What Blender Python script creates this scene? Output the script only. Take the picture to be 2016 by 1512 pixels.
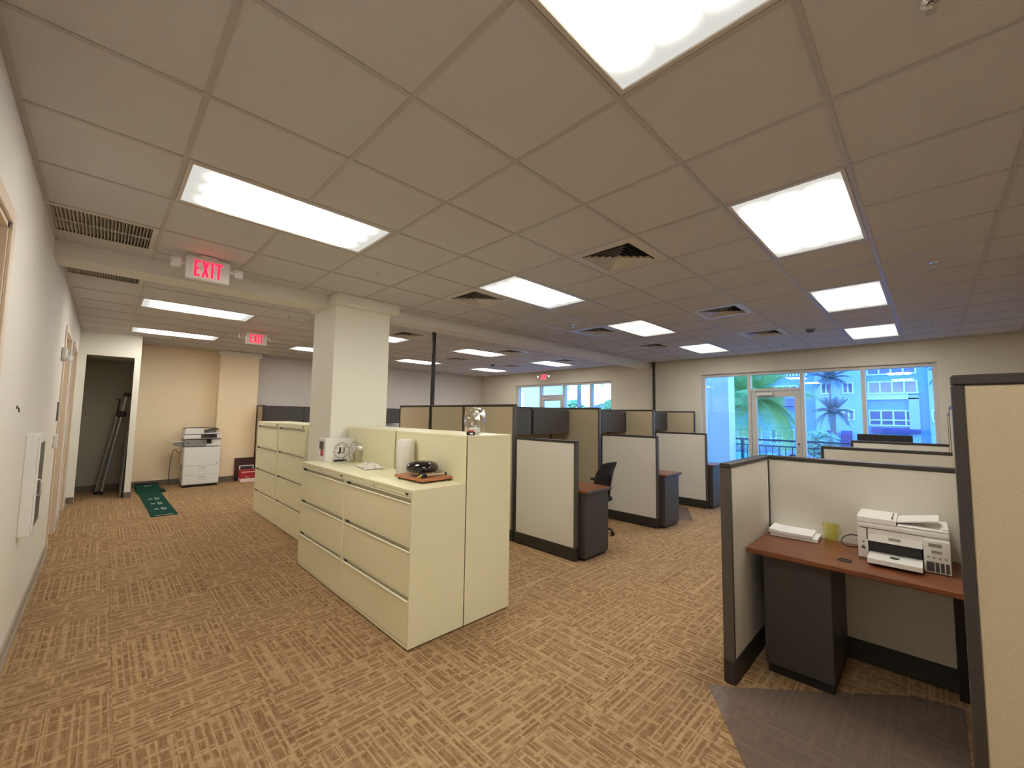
import bpy, bmesh, math, random
from mathutils import Vector, Matrix, Euler, noise as mnoise
for o in list(bpy.data.objects): bpy.data.objects.remove(o)
S = bpy.context.scene
COL = S.collection
PI = math.pi

# ------------------------------------------------------------------ camera
F_PX, YAW, PITCH, ROLL, EYE = 810.47, 0.790893, 0.074041, 0.014774, 1.55
cam = bpy.data.cameras.new('camera'); cam_o = bpy.data.objects.new('camera', cam); COL.objects.link(cam_o)
cam.sensor_fit = 'HORIZONTAL'; cam.sensor_width = 36.0; cam.lens = F_PX / 2016 * 36.0
cam.clip_start = 0.03; cam.clip_end = 500
_fw = Vector((math.cos(YAW) * math.cos(PITCH), math.sin(YAW) * math.cos(PITCH), math.sin(PITCH)))
_rt = Vector((math.sin(YAW), -math.cos(YAW), 0)); _up = _rt.cross(_fw)
_r2 = _rt * math.cos(ROLL) + _up * math.sin(ROLL); _u2 = -_rt * math.sin(ROLL) + _up * math.cos(ROLL)
cam_o.matrix_world = Matrix(((_r2.x, _u2.x, -_fw.x, 0), (_r2.y, _u2.y, -_fw.y, 0), (_r2.z, _u2.z, -_fw.z, EYE), (0, 0, 0, 1)))
S.camera = cam_o

# ------------------------------------------------------------------ world, exposure
W = bpy.data.worlds.new('sky'); S.world = W; W.use_nodes = True
nt = W.node_tree; nt.nodes.clear()
wo = nt.nodes.new('ShaderNodeOutputWorld'); bg = nt.nodes.new('ShaderNodeBackground')
tc = nt.nodes.new('ShaderNodeTexCoord'); sx = nt.nodes.new('ShaderNodeSeparateXYZ'); cr = nt.nodes.new('ShaderNodeValToRGB')
nt.links.new(tc.outputs['Generated'], sx.inputs[0]); nt.links.new(sx.outputs['Z'], cr.inputs[0])
cr.color_ramp.elements[0].position = 0.0; cr.color_ramp.elements[0].color = (0.62, 0.86, 0.95, 1)
cr.color_ramp.elements[1].position = 0.6; cr.color_ramp.elements[1].color = (0.13, 0.36, 0.95, 1)
e = cr.color_ramp.elements.new(0.16); e.color = (0.46, 0.76, 0.98, 1)
nt.links.new(cr.outputs[0], bg.inputs['Color']); bg.inputs['Strength'].default_value = 2.3
nt.links.new(bg.outputs[0], wo.inputs['Surface'])
S.view_settings.view_transform = 'Standard'; S.view_settings.look = 'None'
S.view_settings.gamma = 1.0; S.view_settings.use_curve_mapping = False
S.view_settings.exposure = 1.36
LAMP = 11.2            # radiance of the brightest band of a ceiling light lens

# ------------------------------------------------------------------ mesh helpers
class MB:
    def __init__(s): s.v = []; s.f = []; s.uv = {}
    def _add(s, vs, fs):
        n = len(s.v); s.v += [tuple(v) for v in vs]; s.f += [tuple(i + n for i in f) for f in fs]; return s
    def box(s, x0, y0, z0, x1, y1, z1, bev=0, seg=1):
        if x1 < x0: x0, x1 = x1, x0
        if y1 < y0: y0, y1 = y1, y0
        if z1 < z0: z0, z1 = z1, z0
        if bev:
            bm = bmesh.new(); bmesh.ops.create_cube(bm, size=1)
            for v in bm.verts:
                v.co = ((x0 + x1) / 2 + v.co.x * (x1 - x0), (y0 + y1) / 2 + v.co.y * (y1 - y0), (z0 + z1) / 2 + v.co.z * (z1 - z0))
            bmesh.ops.bevel(bm, geom=list(bm.edges), offset=min(bev, .49 * min(x1 - x0, y1 - y0, z1 - z0)), segments=seg, affect='EDGES', profile=.5)
            return s.addbm(bm)
        vs = [(x0, y0, z0), (x1, y0, z0), (x1, y1, z0), (x0, y1, z0), (x0, y0, z1), (x1, y0, z1), (x1, y1, z1), (x0, y1, z1)]
        return s._add(vs, [(0, 3, 2, 1), (4, 5, 6, 7), (0, 1, 5, 4), (1, 2, 6, 5), (2, 3, 7, 6), (3, 0, 4, 7)])
    def addbm(s, bm, M=None):
        bm.verts.index_update()
        s._add([(M @ v.co if M else v.co) for v in bm.verts], [[v.index for v in f.verts] for f in bm.faces]); bm.free(); return s
    def cyl(s, p0, p1, r0, r1=None, n=14, caps=True):
        r1 = r0 if r1 is None else r1
        p0 = Vector(p0); p1 = Vector(p1); d = (p1 - p0).normalized()
        a = d.orthogonal().normalized(); b = d.cross(a)
        vs = []
        for p, r in ((p0, r0), (p1, r1)):
            for k in range(n):
                t = 2 * PI * k / n; vs.append(p + a * (r * math.cos(t)) + b * (r * math.sin(t)))
        fs = [(k, (k + 1) % n, n + (k + 1) % n, n + k) for k in range(n)]
        if caps: fs += [tuple(range(n - 1, -1, -1)), tuple(range(n, 2 * n))]
        return s._add(vs, fs)
    def tube(s, pts, r, n=8):
        pts = [Vector(p) for p in pts]; vs = []; fs = []
        a = None
        for i, p in enumerate(pts):
            d = ((pts[min(i + 1, len(pts) - 1)]) - pts[max(i - 1, 0)]).normalized()
            a = d.orthogonal().normalized() if a is None else (a - d * a.dot(d)).normalized()
            b = d.cross(a); rr = r[i] if isinstance(r, (list, tuple)) else r
            for k in range(n):
                t = 2 * PI * k / n; vs.append(p + a * (rr * math.cos(t)) + b * (rr * math.sin(t)))
        m = len(pts)
        for i in range(m - 1):
            for k in range(n): fs.append((i * n + k, i * n + (k + 1) % n, (i + 1) * n + (k + 1) % n, (i + 1) * n + k))
        fs += [tuple(range(n - 1, -1, -1)), tuple(range((m - 1) * n, m * n))]
        return s._add(vs, fs)
    def lathe(s, prof, c=(0, 0, 0), n=24, M=None):
        vs = []; fs = []; m = len(prof)
        for (r, z) in prof:
            for k in range(n):
                t = 2 * PI * k / n; v = Vector((r * math.cos(t), r * math.sin(t), z))
                if M: v = M @ v
                vs.append(v + Vector(c))
        for i in range(m - 1):
            for k in range(n): fs.append((i * n + k, i * n + (k + 1) % n, (i + 1) * n + (k + 1) % n, (i + 1) * n + k))
        if prof[0][0] > 1e-6: fs.append(tuple(range(n - 1, -1, -1)))
        if prof[-1][0] > 1e-6: fs.append(tuple(range((m - 1) * n, m * n)))
        return s._add(vs, fs)
    def prism(s, poly, ax, lo, hi):
        # poly in the two other axes (cyclic order: x->(y,z), y->(x,z), z->(x,y))
        def P(a, b, h): return {'x': (h, a, b), 'y': (a, h, b), 'z': (a, b, h)}[ax]
        n = len(poly)
        vs = [P(a, b, lo) for a, b in poly] + [P(a, b, hi) for a, b in poly]
        fs = [tuple(range(n - 1, -1, -1)), tuple(range(n, 2 * n))] + [(k, (k + 1) % n, n + (k + 1) % n, n + k) for k in range(n)]
        return s._add(vs, fs)
    def quad(s, a, b, c, d): return s._add([a, b, c, d], [(0, 1, 2, 3)])
    def xform(s, M): s.v = [tuple(M @ Vector(v)) for v in s.v]; return s
    def mesh(s, name, smooth=None):
        me = bpy.data.meshes.new(name); me.from_pydata(s.v, [], s.f); me.validate()
        bm = bmesh.new(); bm.from_mesh(me); bmesh.ops.recalc_face_normals(bm, faces=bm.faces); bm.to_mesh(me); bm.free()
        if smooth is not None:
            for p in me.polygons: p.use_smooth = True
            me.set_sharp_from_angle(angle=math.radians(smooth))
        return me

def tag(o, label=None, cat=None, group=None, kind=None):
    if label: o['label'] = label
    if cat: o['category'] = cat
    if group: o['group'] = group
    if kind: o['kind'] = kind
    return o
def obj(name, mb, mat, parent=None, smooth=None, loc=None, rz=0, label=None, kind=None):
    me = mb if isinstance(mb, bpy.types.Mesh) else mb.mesh(name, smooth)
    if mat and (not me.materials): me.materials.append(mat)
    o = bpy.data.objects.new(name, me); COL.objects.link(o)
    if parent: o.parent = parent
    if loc: o.location = loc
    if rz: o.rotation_euler = (0, 0, rz)
    return tag(o, label, None, None, kind)
def thing(name, label, cat, loc=(0, 0, 0), rz=0, group=None, kind=None):
    o = bpy.data.objects.new(name, None); COL.objects.link(o)
    o.location = loc; o.rotation_euler = (0, 0, rz); o.empty_display_size = .1
    return tag(o, label, cat, group, kind)
def copy_tree(o, parent=None):
    c = o.copy(); COL.objects.link(c); c.parent = parent
    for ch in list(o.children): copy_tree(ch, c)
    return c
def dup(o, label, loc=None, rz=None):
    c = copy_tree(o); c['label'] = label
    if loc is not None: c.location = loc
    if rz is not None: c.rotation_euler = (0, 0, rz)
    return c
def smooth_pts(P, n=6):
    P = [Vector(p) for p in P]; out = []
    for i in range(len(P) - 1):
        a, b, c, d = P[max(i - 1, 0)], P[i], P[i + 1], P[min(i + 2, len(P) - 1)]
        for q in range(n):
            t = q / n; out.append(.5 * ((2 * b) + (c - a) * t + (2 * a - 5 * b + 4 * c - d) * t * t + (3 * b - a - 3 * c + d) * t ** 3))
    return out + [P[-1]]
def B(*a, **k): return MB().box(*a, **k)
def text_mesh(txt, size, depth=0.0, align='CENTER'):
    cu = bpy.data.curves.new('txt', 'FONT'); cu.body = txt; cu.size = size; cu.extrude = depth
    cu.align_x = align; cu.align_y = 'CENTER'; cu.resolution_u = 3
    to = bpy.data.objects.new('txt', cu); COL.objects.link(to)
    dg = bpy.context.evaluated_depsgraph_get(); me = bpy.data.meshes.new_from_object(to.evaluated_get(dg))
    bpy.data.objects.remove(to)
    mb = MB(); mb._add([v.co[:] for v in me.vertices], [tuple(p.vertices) for p in me.polygons]); bpy.data.meshes.remove(me)
    return mb

# ------------------------------------------------------------------ materials
def srgb(r, g, b):
    f = lambda c: (c / 255 / 12.92) if c / 255 <= .04045 else ((c / 255 + .055) / 1.055) ** 2.4
    return (f(r), f(g), f(b), 1)
class NT:
    def __init__(s, name):
        s.m = bpy.data.materials.new(name); s.m.use_nodes = True; s.t = s.m.node_tree; s.t.nodes.clear()
        s.out = s.n('OutputMaterial')
    def n(s, t, **k):
        nd = s.t.nodes.new('ShaderNode' + t)
        for a, b in k.items(): setattr(nd, a, b)
        return nd
    def l(s, a, b): s.t.links.new(a, b)
    def val(s, op, a, b=None, c=None):
        nd = s.n('Math', operation=op)
        for i, x in enumerate((a, b, c)):
            if x is None: continue
            if isinstance(x, (int, float)): nd.inputs[i].default_value = x
            else: s.l(x, nd.inputs[i])
        return nd.outputs[0]
def mat(name, col, rough=.6, metal=0, spec=.5, noise=0.06, nscale=30, bump=0, bscale=200, coat=0):
    k = NT(name); p = k.n('BsdfPrincipled'); k.l(p.outputs[0], k.out.inputs[0])
    p.inputs['Roughness'].default_value = rough; p.inputs['Metallic'].default_value = metal
    p.inputs['Specular IOR Level'].default_value = spec; p.inputs['Coat Weight'].default_value = coat
    tcn = k.n('TexCoord')
    if noise:
        nz = k.n('TexNoise'); nz.inputs['Scale'].default_value = nscale; nz.inputs['Detail'].default_value = 3
        k.l(tcn.outputs['Object'], nz.inputs['Vector'])
        mx = k.n('Mix', data_type='RGBA'); mx.inputs['A'].default_value = tuple(c * (1 - noise) for c in col[:3]) + (1,)
        mx.inputs['B'].default_value = tuple(min(1, c * (1 + noise)) for c in col[:3]) + (1,)
        k.l(nz.outputs['Fac'], mx.inputs['Factor']); k.l(mx.outputs['Result'], p.inputs['Base Color'])
    else: p.inputs['Base Color'].default_value = col
    if bump:
        n2 = k.n('TexNoise'); n2.inputs['Scale'].default_value = bscale; n2.inputs['Detail'].default_value = 4
        k.l(tcn.outputs['Object'], n2.inputs['Vector'])
        bp = k.n('Bump'); bp.inputs['Strength'].default_value = bump; bp.inputs['Distance'].default_value = .004
        k.l(n2.outputs['Fac'], bp.inputs['Height']); k.l(bp.outputs[0], p.inputs['Normal'])
    return k.m
def emis(name, col, st):
    k = NT(name); e = k.n('Emission'); e.inputs[0].default_value = col; e.inputs[1].default_value = st; k.l(e.outputs[0], k.out.inputs[0]); return k.m
def glassy(name, tint, rough=.0, ior=1.5, base=0.0):
    k = NT(name); t = k.n('BsdfTransparent'); t.inputs[0].default_value = tint; g = k.n('BsdfGlossy'); g.inputs['Roughness'].default_value = rough
    fr = k.n('Fresnel'); k.l(k.val('ADD', ior, k.val('MULTIPLY', k.n('NewGeometry').outputs['Backfacing'], 1 / ior - ior)), fr.inputs[0]); mx = k.n('MixShader'); f = fr.outputs[0]
    if base: f = k.val('ADD', f, base)
    k.l(f, mx.inputs[0]); k.l(t.outputs[0], mx.inputs[1]); k.l(g.outputs[0], mx.inputs[2]); k.l(mx.outputs[0], k.out.inputs[0]); return k.m
def wood(name, c0, c1, rough=.35, sc=(2, 26, 26)):
    k = NT(name); p = k.n('BsdfPrincipled'); k.l(p.outputs[0], k.out.inputs[0]); p.inputs['Roughness'].default_value = rough
    tcn = k.n('TexCoord'); mp = k.n('Mapping'); mp.inputs['Scale'].default_value = sc; k.l(tcn.outputs['Object'], mp.inputs[0])
    nz = k.n('TexNoise'); nz.inputs['Scale'].default_value = 2.2; nz.inputs['Detail'].default_value = 6; nz.inputs['Distortion'].default_value = .6
    k.l(mp.outputs[0], nz.inputs['Vector']); r = k.n('ValToRGB'); r.color_ramp.elements[0].position = .3; r.color_ramp.elements[1].position = .72
    r.color_ramp.elements[0].color = c0; r.color_ramp.elements[1].color = c1; k.l(nz.outputs['Fac'], r.inputs[0]); k.l(r.outputs[0], p.inputs['Base Color']); return k.m
def fabric(name, col, amp=.16):
    k = NT(name); p = k.n('BsdfPrincipled'); k.l(p.outputs[0], k.out.inputs[0]); p.inputs['Roughness'].default_value = .95; p.inputs['Specular IOR Level'].default_value = .15
    tcn = k.n('TexCoord'); a = k.n('TexNoise'); a.inputs['Scale'].default_value = 330; a.inputs['Detail'].default_value = 2; k.l(tcn.outputs['Object'], a.inputs['Vector'])
    mx = k.n('Mix', data_type='RGBA'); mx.inputs['A'].default_value = tuple(c * (1 - amp) for c in col[:3]) + (1,); mx.inputs['B'].default_value = tuple(min(1, c * (1 + amp)) for c in col[:3]) + (1,)
    k.l(a.outputs['Fac'], mx.inputs['Factor']); k.l(mx.outputs['Result'], p.inputs['Base Color'])
    bp = k.n('Bump'); bp.inputs['Strength'].default_value = .25; bp.inputs['Distance'].default_value = .002; k.l(a.outputs['Fac'], bp.inputs['Height']); k.l(bp.outputs[0], p.inputs['Normal']); return k.m

def carpet():
    k = NT('carpet'); p = k.n('BsdfPrincipled'); k.l(p.outputs[0], k.out.inputs[0]); p.inputs['Roughness'].default_value = .97; p.inputs['Specular IOR Level'].default_value = .1
    uv = k.n('UVMap'); oi = k.n('ObjectInfo'); sp = k.n('SeparateXYZ'); k.l(uv.outputs[0], sp.inputs[0])
    off = k.val('MULTIPLY', oi.outputs['Random'], 37.0)
    u = k.val('ADD', sp.outputs[0], off); v0 = k.val('ADD', sp.outputs[1], k.val('MULTIPLY', oi.outputs['Random'], 91.0))
    def n1(w, scale, det=0):
        nz = k.n('TexNoise', noise_dimensions='1D'); nz.inputs['Scale'].default_value = scale; nz.inputs['Detail'].default_value = det
        k.l(w, nz.inputs['W']); return nz.outputs['Fac']
    v = k.val('ADD', v0, k.val('MULTIPLY', k.val('SUBTRACT', n1(v0, 16), .5), .042))
    # weave wobble of the strand edges
    cmb = k.n('CombineXYZ'); k.l(u, cmb.inputs[0]); k.l(v0, cmb.inputs[1])
    wz = k.n('TexNoise'); wz.inputs['Scale'].default_value = 120; wz.inputs['Detail'].default_value = 1; k.l(cmb.outputs[0], wz.inputs['Vector'])
    v = k.val('ADD', v, k.val('MULTIPLY', k.val('SUBTRACT', wz.outputs['Fac'], .5), .014))
    row = k.val('FLOOR', k.val('DIVIDE', v, .034))
    uu = k.val('ADD', u, k.val('MULTIPLY', n1(k.val('MULTIPLY', row, 7.31), 1.0), 1.9))
    uu = k.val('ADD', uu, k.val('MULTIPLY', k.val('SUBTRACT', n1(k.val('ADD', uu, k.val('MULTIPLY', row, 3.7)), 6), .5), .26))
    c2 = k.n('CombineXYZ'); k.l(k.val('MULTIPLY', uu, .45), c2.inputs[0]); k.l(v, c2.inputs[1])
    bt = k.n('TexBrick'); k.l(c2.outputs[0], bt.inputs['Vector']); bt.offset = 0.0; bt.squash = 1.0
    bt.inputs['Scale'].default_value = 1.0; bt.inputs['Brick Width'].default_value = .066; bt.inputs['Row Height'].default_value = .034
    bt.inputs['Mortar Size'].default_value = .0075; bt.inputs['Mortar Smooth'].default_value = .9; bt.inputs['Bias'].default_value = 0
    bt.inputs['Color1'].default_value = (0.14, 0.14, 0.14, 1); bt.inputs['Color2'].default_value = (0, 0, 0, 1); bt.inputs['Mortar'].default_value = (1, 1, 1, 1)
    fz = k.n('TexNoise'); fz.inputs['Scale'].default_value = 420; fz.inputs['Detail'].default_value = 2; mpv = k.n('Mapping'); mpv.inputs['Scale'].default_value = (.22, 1, 1)
    k.l(cmb.outputs[0], mpv.inputs[0]); k.l(mpv.outputs[0], fz.inputs['Vector'])
    bw = k.n('RGBToBW'); k.l(bt.outputs['Color'], bw.inputs[0])
    # coarser second weave: wide bands that merge and interrupt the fine strands
    row2 = k.val('FLOOR', k.val('DIVIDE', v, .079))
    u2 = k.val('ADD', u, k.val('MULTIPLY', n1(k.val('MULTIPLY', row2, 5.17), 1.0), 2.7))
    c3 = k.n('CombineXYZ'); k.l(k.val('MULTIPLY', u2, .6), c3.inputs[0]); k.l(k.val('ADD', v, .013), c3.inputs[1])
    b2 = k.n('TexBrick'); k.l(c3.outputs[0], b2.inputs['Vector']); b2.offset = 0.0; b2.squash = 1.0
    for nm, vv in (('Scale', 1.0), ('Brick Width', .14), ('Row Height', .079), ('Mortar Size', .010), ('Mortar Smooth', .8), ('Bias', 0)): b2.inputs[nm].default_value = vv
    b2.inputs['Color1'].default_value = (1, 1, 1, 1); b2.inputs['Color2'].default_value = (.55, .55, .55, 1); b2.inputs['Mortar'].default_value = (0, 0, 0, 1)
    w2 = k.n('RGBToBW'); k.l(b2.outputs['Color'], w2.inputs[0])
    inv = k.val('SUBTRACT', 1.0, w2.outputs[0]); weave = k.val('ADD', k.val('MULTIPLY', k.val('MULTIPLY', bw.outputs[0], w2.outputs[0]), 1.05), k.val('MULTIPLY', k.val('MULTIPLY', inv, inv), .95))
    mz = k.n('TexNoise'); mz.inputs['Scale'].default_value = 75; mz.inputs['Detail'].default_value = 3; k.l(mpv.outputs[0], mz.inputs['Vector'])
    f = k.val('ADD', k.val('MULTIPLY', weave, .52), k.val('MULTIPLY', k.val('SUBTRACT', fz.outputs['Fac'], .28), .80))
    f = k.val('ADD', f, k.val('MULTIPLY', k.val('SUBTRACT', mz.outputs['Fac'], .5), .80))
    lz = k.n('TexNoise'); lz.inputs['Scale'].default_value = 2.3; k.l(cmb.outputs[0], lz.inputs['Vector'])
    f = k.val('ADD', f, k.val('MULTIPLY', k.val('SUBTRACT', lz.outputs['Fac'], .5), .25))
    r = k.n('ValToRGB'); k.l(f, r.inputs[0]); r.color_ramp.elements[0].position = .05; r.color_ramp.elements[1].position = .95
    r.color_ramp.elements[0].color = CARPET0; r.color_ramp.elements[1].color = CARPET1
    k.l(r.outputs[0], p.inputs['Base Color'])
    bp = k.n('Bump'); bp.inputs['Strength'].default_value = .35; bp.inputs['Distance'].default_value = .004; k.l(f, bp.inputs['Height']); k.l(bp.outputs[0], p.inputs['Normal'])
    return k.m
CARPET0 = (.205, .108, .050, 1); CARPET1 = (.545, .372, .205, 1)

def lens_mat():
    # prismatic lens over three tubes: brighter above each tube, dimmer towards the rim
    k = NT('light_lens'); tcn = k.n('TexCoord'); sp = k.n('SeparateXYZ'); k.l(tcn.outputs['Object'], sp.inputs[0])
    y = k.val('ABSOLUTE', sp.outputs[1]); x = k.val('ABSOLUTE', sp.outputs[0])
    d = k.val('MINIMUM', y, k.val('ABSOLUTE', k.val('SUBTRACT', y, .17)))
    g = k.val('POWER', 2.718, k.val('MULTIPLY', k.val('MULTIPLY', d, d), -1 / (2 * .038 ** 2)))
    ed = k.n('MapRange', interpolation_type='SMOOTHSTEP'); ed.inputs['From Min'].default_value = .580; ed.inputs['From Max'].default_value = .36; k.l(x, ed.inputs['Value'])
    st = k.val('ADD', k.val('MULTIPLY', k.val('MULTIPLY', g, k.val('POWER', ed.outputs[0], 3.0)), LAMP), LAMP * .025)
    e = k.n('Emission'); e.inputs[0].default_value = (1.0, .97, .88, 1); k.l(st, e.inputs[1]); k.l(e.outputs[0], k.out.inputs[0]); return k.m

M = {}
M['carpet'] = carpet(); M['lens'] = lens_mat()
M['ceil'] = mat('ceiling_tile', (.605, .585, .57, 1), .95, spec=.1, noise=.12, nscale=260, bump=.5, bscale=240)
M['tbar'] = mat('grid_white', (.46, .43, .40, 1), .42, noise=.03)
M['wall_white'] = mat('wall_white', (.78, .745, .68, 1), .75, noise=.02, nscale=6, bump=.12, bscale=160)
M['wall_tan'] = mat('wall_tan', (.93, .76, .52, 1), .8, noise=.02, nscale=6, bump=.1, bscale=160)
M['wall_grey'] = mat('wall_grey', (.63, .58, .53, 1), .8, noise=.02, nscale=6, bump=.1, bscale=160)
M['wall_win'] = mat('wall_beige', (.66, .61, .51, 1), .8, noise=.02, nscale=6, bump=.1, bscale=160)
M['column'] = mat('column_cream', (.82, .80, .70, 1), .6, noise=.015, nscale=5, bump=.06, bscale=150)
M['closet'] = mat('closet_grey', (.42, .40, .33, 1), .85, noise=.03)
M['base'] = mat('baseboard_vinyl', (.17, .135, .105, 1), .6, noise=.08)
M['base_l'] = mat('baseboard_light', (.36, .31, .25, 1), .6, noise=.05)
M['doorwood'] = wood('door_veneer', (.55, .41, .27, 1), (.66, .51, .36, 1), .45, (20, 20, 1.5))
M['casing'] = mat('door_casing', (.72, .61, .48, 1), .5, noise=.03)
M['cab'] = mat('cabinet_enamel', (.84, .795, .54, 1), .33, noise=.025, nscale=4, bump=.08, bscale=500)
M['cabdark'] = mat('cabinet_recess', (.52, .47, .30, 1), .5, noise=.05)  # cabinet enamel darkened: shade of the pull groove put into the colour
M['lip'] = mat('cabinet_lip', (.92, .89, .70, 1), .3, noise=.02)  # cabinet enamel lightened: lamp highlight on lip and header put into the colour
M['chrome'] = mat('chrome', (.75, .74, .70, 1), .22, metal=1, noise=.02)
M['steel'] = mat('brushed_steel', (.62, .62, .62, 1), .38, metal=1, noise=.05)
M['black'] = mat('black_plastic', (.012, .011, .011, 1), .4, noise=.1)
M['dark'] = mat('panel_trim', (.036, .030, .026, 1), .45, noise=.1)
M['dark2'] = mat('panel_trim_warm', (.085, .073, .062, 1), .5, noise=.08)
M['plinth'] = mat('plinth', (.030, .027, .022, 1), .5, noise=.1)
M['bin'] = mat('bin_grey', (.055, .050, .044, 1), .5, noise=.06, bump=.1, bscale=600)
M['ped'] = mat('pedestal_grey', (.048, .042, .039, 1), .45, noise=.06, bump=.1, bscale=600)
M['fab_light'] = fabric('fabric_oat', (.70, .665, .59, 1))
M['fab_tan'] = fabric('fabric_tan', (.50, .415, .285, 1))
M['top'] = wood('laminate_cherry', (.125, .036, .013, 1), (.25, .080, .030, 1), .3, (26, 2, 26))
M['plaque'] = wood('plaque_wood', (.36, .12, .045, 1), (.55, .21, .085, 1), .3, (2, 26, 26))
M['white'] = mat('white_plastic', (.80, .79, .76, 1), .38, noise=.015)
M['offwhite'] = mat('offwhite_plastic', (.68, .67, .63, 1), .4, noise=.02)
M['grey'] = mat('mid_grey_plastic', (.26, .26, .25, 1), .5, noise=.03)
M['dgrey'] = mat('dark_grey_plastic', (.06, .06, .062, 1), .4, noise=.05)
M['paper'] = mat('paper', (.84, .84, .84, 1), .8, noise=.01)
M['card'] = mat('white_card', (.80, .79, .76, 1), .6, noise=.015)
M['cloth'] = mat('cloth', (.78, .74, .68, 1), .9, noise=.04, bump=.3, bscale=700)
M['red'] = mat('red_carton', (.42, .022, .028, 1), .45, noise=.08)
M['pink'] = mat('pale_carton', (.78, .62, .58, 1), .5, noise=.05)
M['brown'] = wood('dark_board', (.05, .018, .014, 1), (.085, .032, .024, 1), .5)
M['green'] = fabric('putting_green', (.008, .055, .038, 1), .2)
M['frame'] = mat('window_aluminium', (.56, .535, .49, 1), .45, noise=.02)
M['glass'] = glassy('tinted_pane', (.80, .91, .995, 1), 0, 1.52, .03)
M['clear'] = glassy('clear_film', (.95, .95, .93, 1), .12, 1.45, .04)
M['matfilm'] = None
M['cupmat'] = glassy('yellow_plastic', (.985, .98, .74, 1), .1, 1.45, .03)
M['redglow'] = emis('exit_red', (1.0, .008, .035, 1), 1.6)
M['gap'] = mat('dark_void', (.02, .018, .015, 1), .9, noise=.05)
M['vent'] = mat('vent_enamel', (.60, .56, .50, 1), .42, noise=.02)
M['foil'] = mat('foil', (.80, .79, .76, 1), .25, metal=1, noise=.1, nscale=60)
M['yellow'] = mat('yellow_cord', (.62, .40, .06, 1), .7)
M['mesh'] = mat('chair_mesh', (.012, .012, .014, 1), .8, noise=.3, nscale=300)
M['print_red'] = mat('red_print', (.50, .08, .07, 1), .6)
M['print_grey'] = mat('grey_print', (.30, .29, .27, 1), .6)
# outdoors
M['ext_wall'] = mat('stucco_pale', (.32, .53, .80, 1), .9, noise=.04, nscale=2)  # blue of skylight and tinted glass put into the wall colour
M['ext_wall2'] = mat('stucco_blue', (.20, .40, .74, 1), .9, noise=.05, nscale=2)  # same wall, with more of the blue light put into its colour
M['ext_trim'] = mat('facade_trim', (.62, .78, .95, 1), .8, noise=.03)
M['ext_glass'] = mat('facade_glass', (.10, .13, .30, 1), .12, noise=.35, nscale=.8)
M['ext_glass_w'] = mat('facade_glass_warm', (.32, .26, .34, 1), .15, noise=.4, nscale=.8)
M['ext_dark'] = mat('awning_plum', (.10, .075, .22, 1), .7, noise=.1)
M['ext_roof'] = mat('clay_roof', (.30, .24, .40, 1), .8, noise=.2, nscale=8)
M['asphalt'] = mat('asphalt', (.16, .18, .22, 1), .9, noise=.15, nscale=3)
M['terrace'] = mat('terrace_paving', (.42, .42, .42, 1), .85, noise=.08)
M['rail'] = mat('railing_paint', (.045, .08, .15, 1), .4)
M['leaf'] = mat('palm_leaf', (.26, .52, .20, 1), .5, noise=.35, nscale=9)
M['leaf2'] = mat('palm_leaf_grey', (.13, .19, .24, 1), .6, noise=.3, nscale=6)
M['trunk'] = mat('palm_trunk', (.20, .19, .22, 1), .9, noise=.3, nscale=14)
M['shrub'] = mat('shrub_leaf', (.22, .42, .34, 1), .7, noise=.4, nscale=12)
M['ext_white'] = mat('porch_white', (.74, .80, .82, 1), .8, noise=.03)
M['car_a'] = mat('car_teal', (.16, .50, .60, 1), .3); M['car_b'] = mat('car_violet', (.32, .30, .62, 1), .3)

def film_mat():
    k = NT('vinyl_mat'); t = k.n('BsdfTransparent'); t.inputs[0].default_value = (.84, .80, .77, 1)
    d = k.n('BsdfPrincipled'); d.inputs['Base Color'].default_value = (.30, .235, .205, 1); d.inputs['Roughness'].default_value = .33
    mx = k.n('MixShader'); mx.inputs[0].default_value = .36; k.l(t.outputs[0], mx.inputs[1]); k.l(d.outputs[0], mx.inputs[2]); k.l(mx.outputs[0], k.out.inputs[0]); return k.m
M['matfilm'] = film_mat()

# ------------------------------------------------------------------ room shell
XL, XW, YF, YN, ZC = -0.35, 9.5, 11.1, -5.4, 2.861
CX, CY, CT = 0.13, 1.40, 0.6096       # carpet module
def in_view(p):
    d = Vector(p) - Vector((0, 0, EYE)); w = d.dot(_fw)
    return w > .05 and abs(d.dot(_r2) / w * F_PX) < 1250 and abs(d.dot(_u2) / w * F_PX) < 1000

fl = tag(obj('floor', B(XL - .2, YN - .2, -.16, XW + .3, YF + .25, -.008), M['base']), 'brown office floor laid with quarter-turned striped carpet tiles', 'floor', kind='structure')
def carpet_mesh(rot):
    h = CT / 2 - .0003; b = .0006
    vs = [(-h, -h, -.008), (h, -h, -.008), (h, h, -.008), (-h, h, -.008), (-h, -h, -.0009), (h, -h, -.0009), (h, h, -.0009), (-h, h, -.0009), (-h + b, -h + b, 0), (h - b, -h + b, 0), (h - b, h - b, 0), (-h + b, h - b, 0)]
    fs = [(0, 1, 5, 4), (1, 2, 6, 5), (2, 3, 7, 6), (3, 0, 4, 7), (4, 5, 9, 8), (5, 6, 10, 9), (6, 7, 11, 10), (7, 4, 8, 11), (8, 9, 10, 11)]
    return vs, fs
def uv_of(v, rot, o=(0, 0)): return ((v[0], v[1]) if not rot else (v[1], -v[0])) if o == (0, 0) else ((v[0] + o[0], v[1] + o[1]) if not rot else (v[1] + o[0], -v[0] + o[1]))
def add_uv(me, coords):
    ul = me.uv_layers.new(name='UVMap')
    for lp in me.loops: ul.data[lp.index].uv = coords[lp.vertex_index]
cm = []
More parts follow.
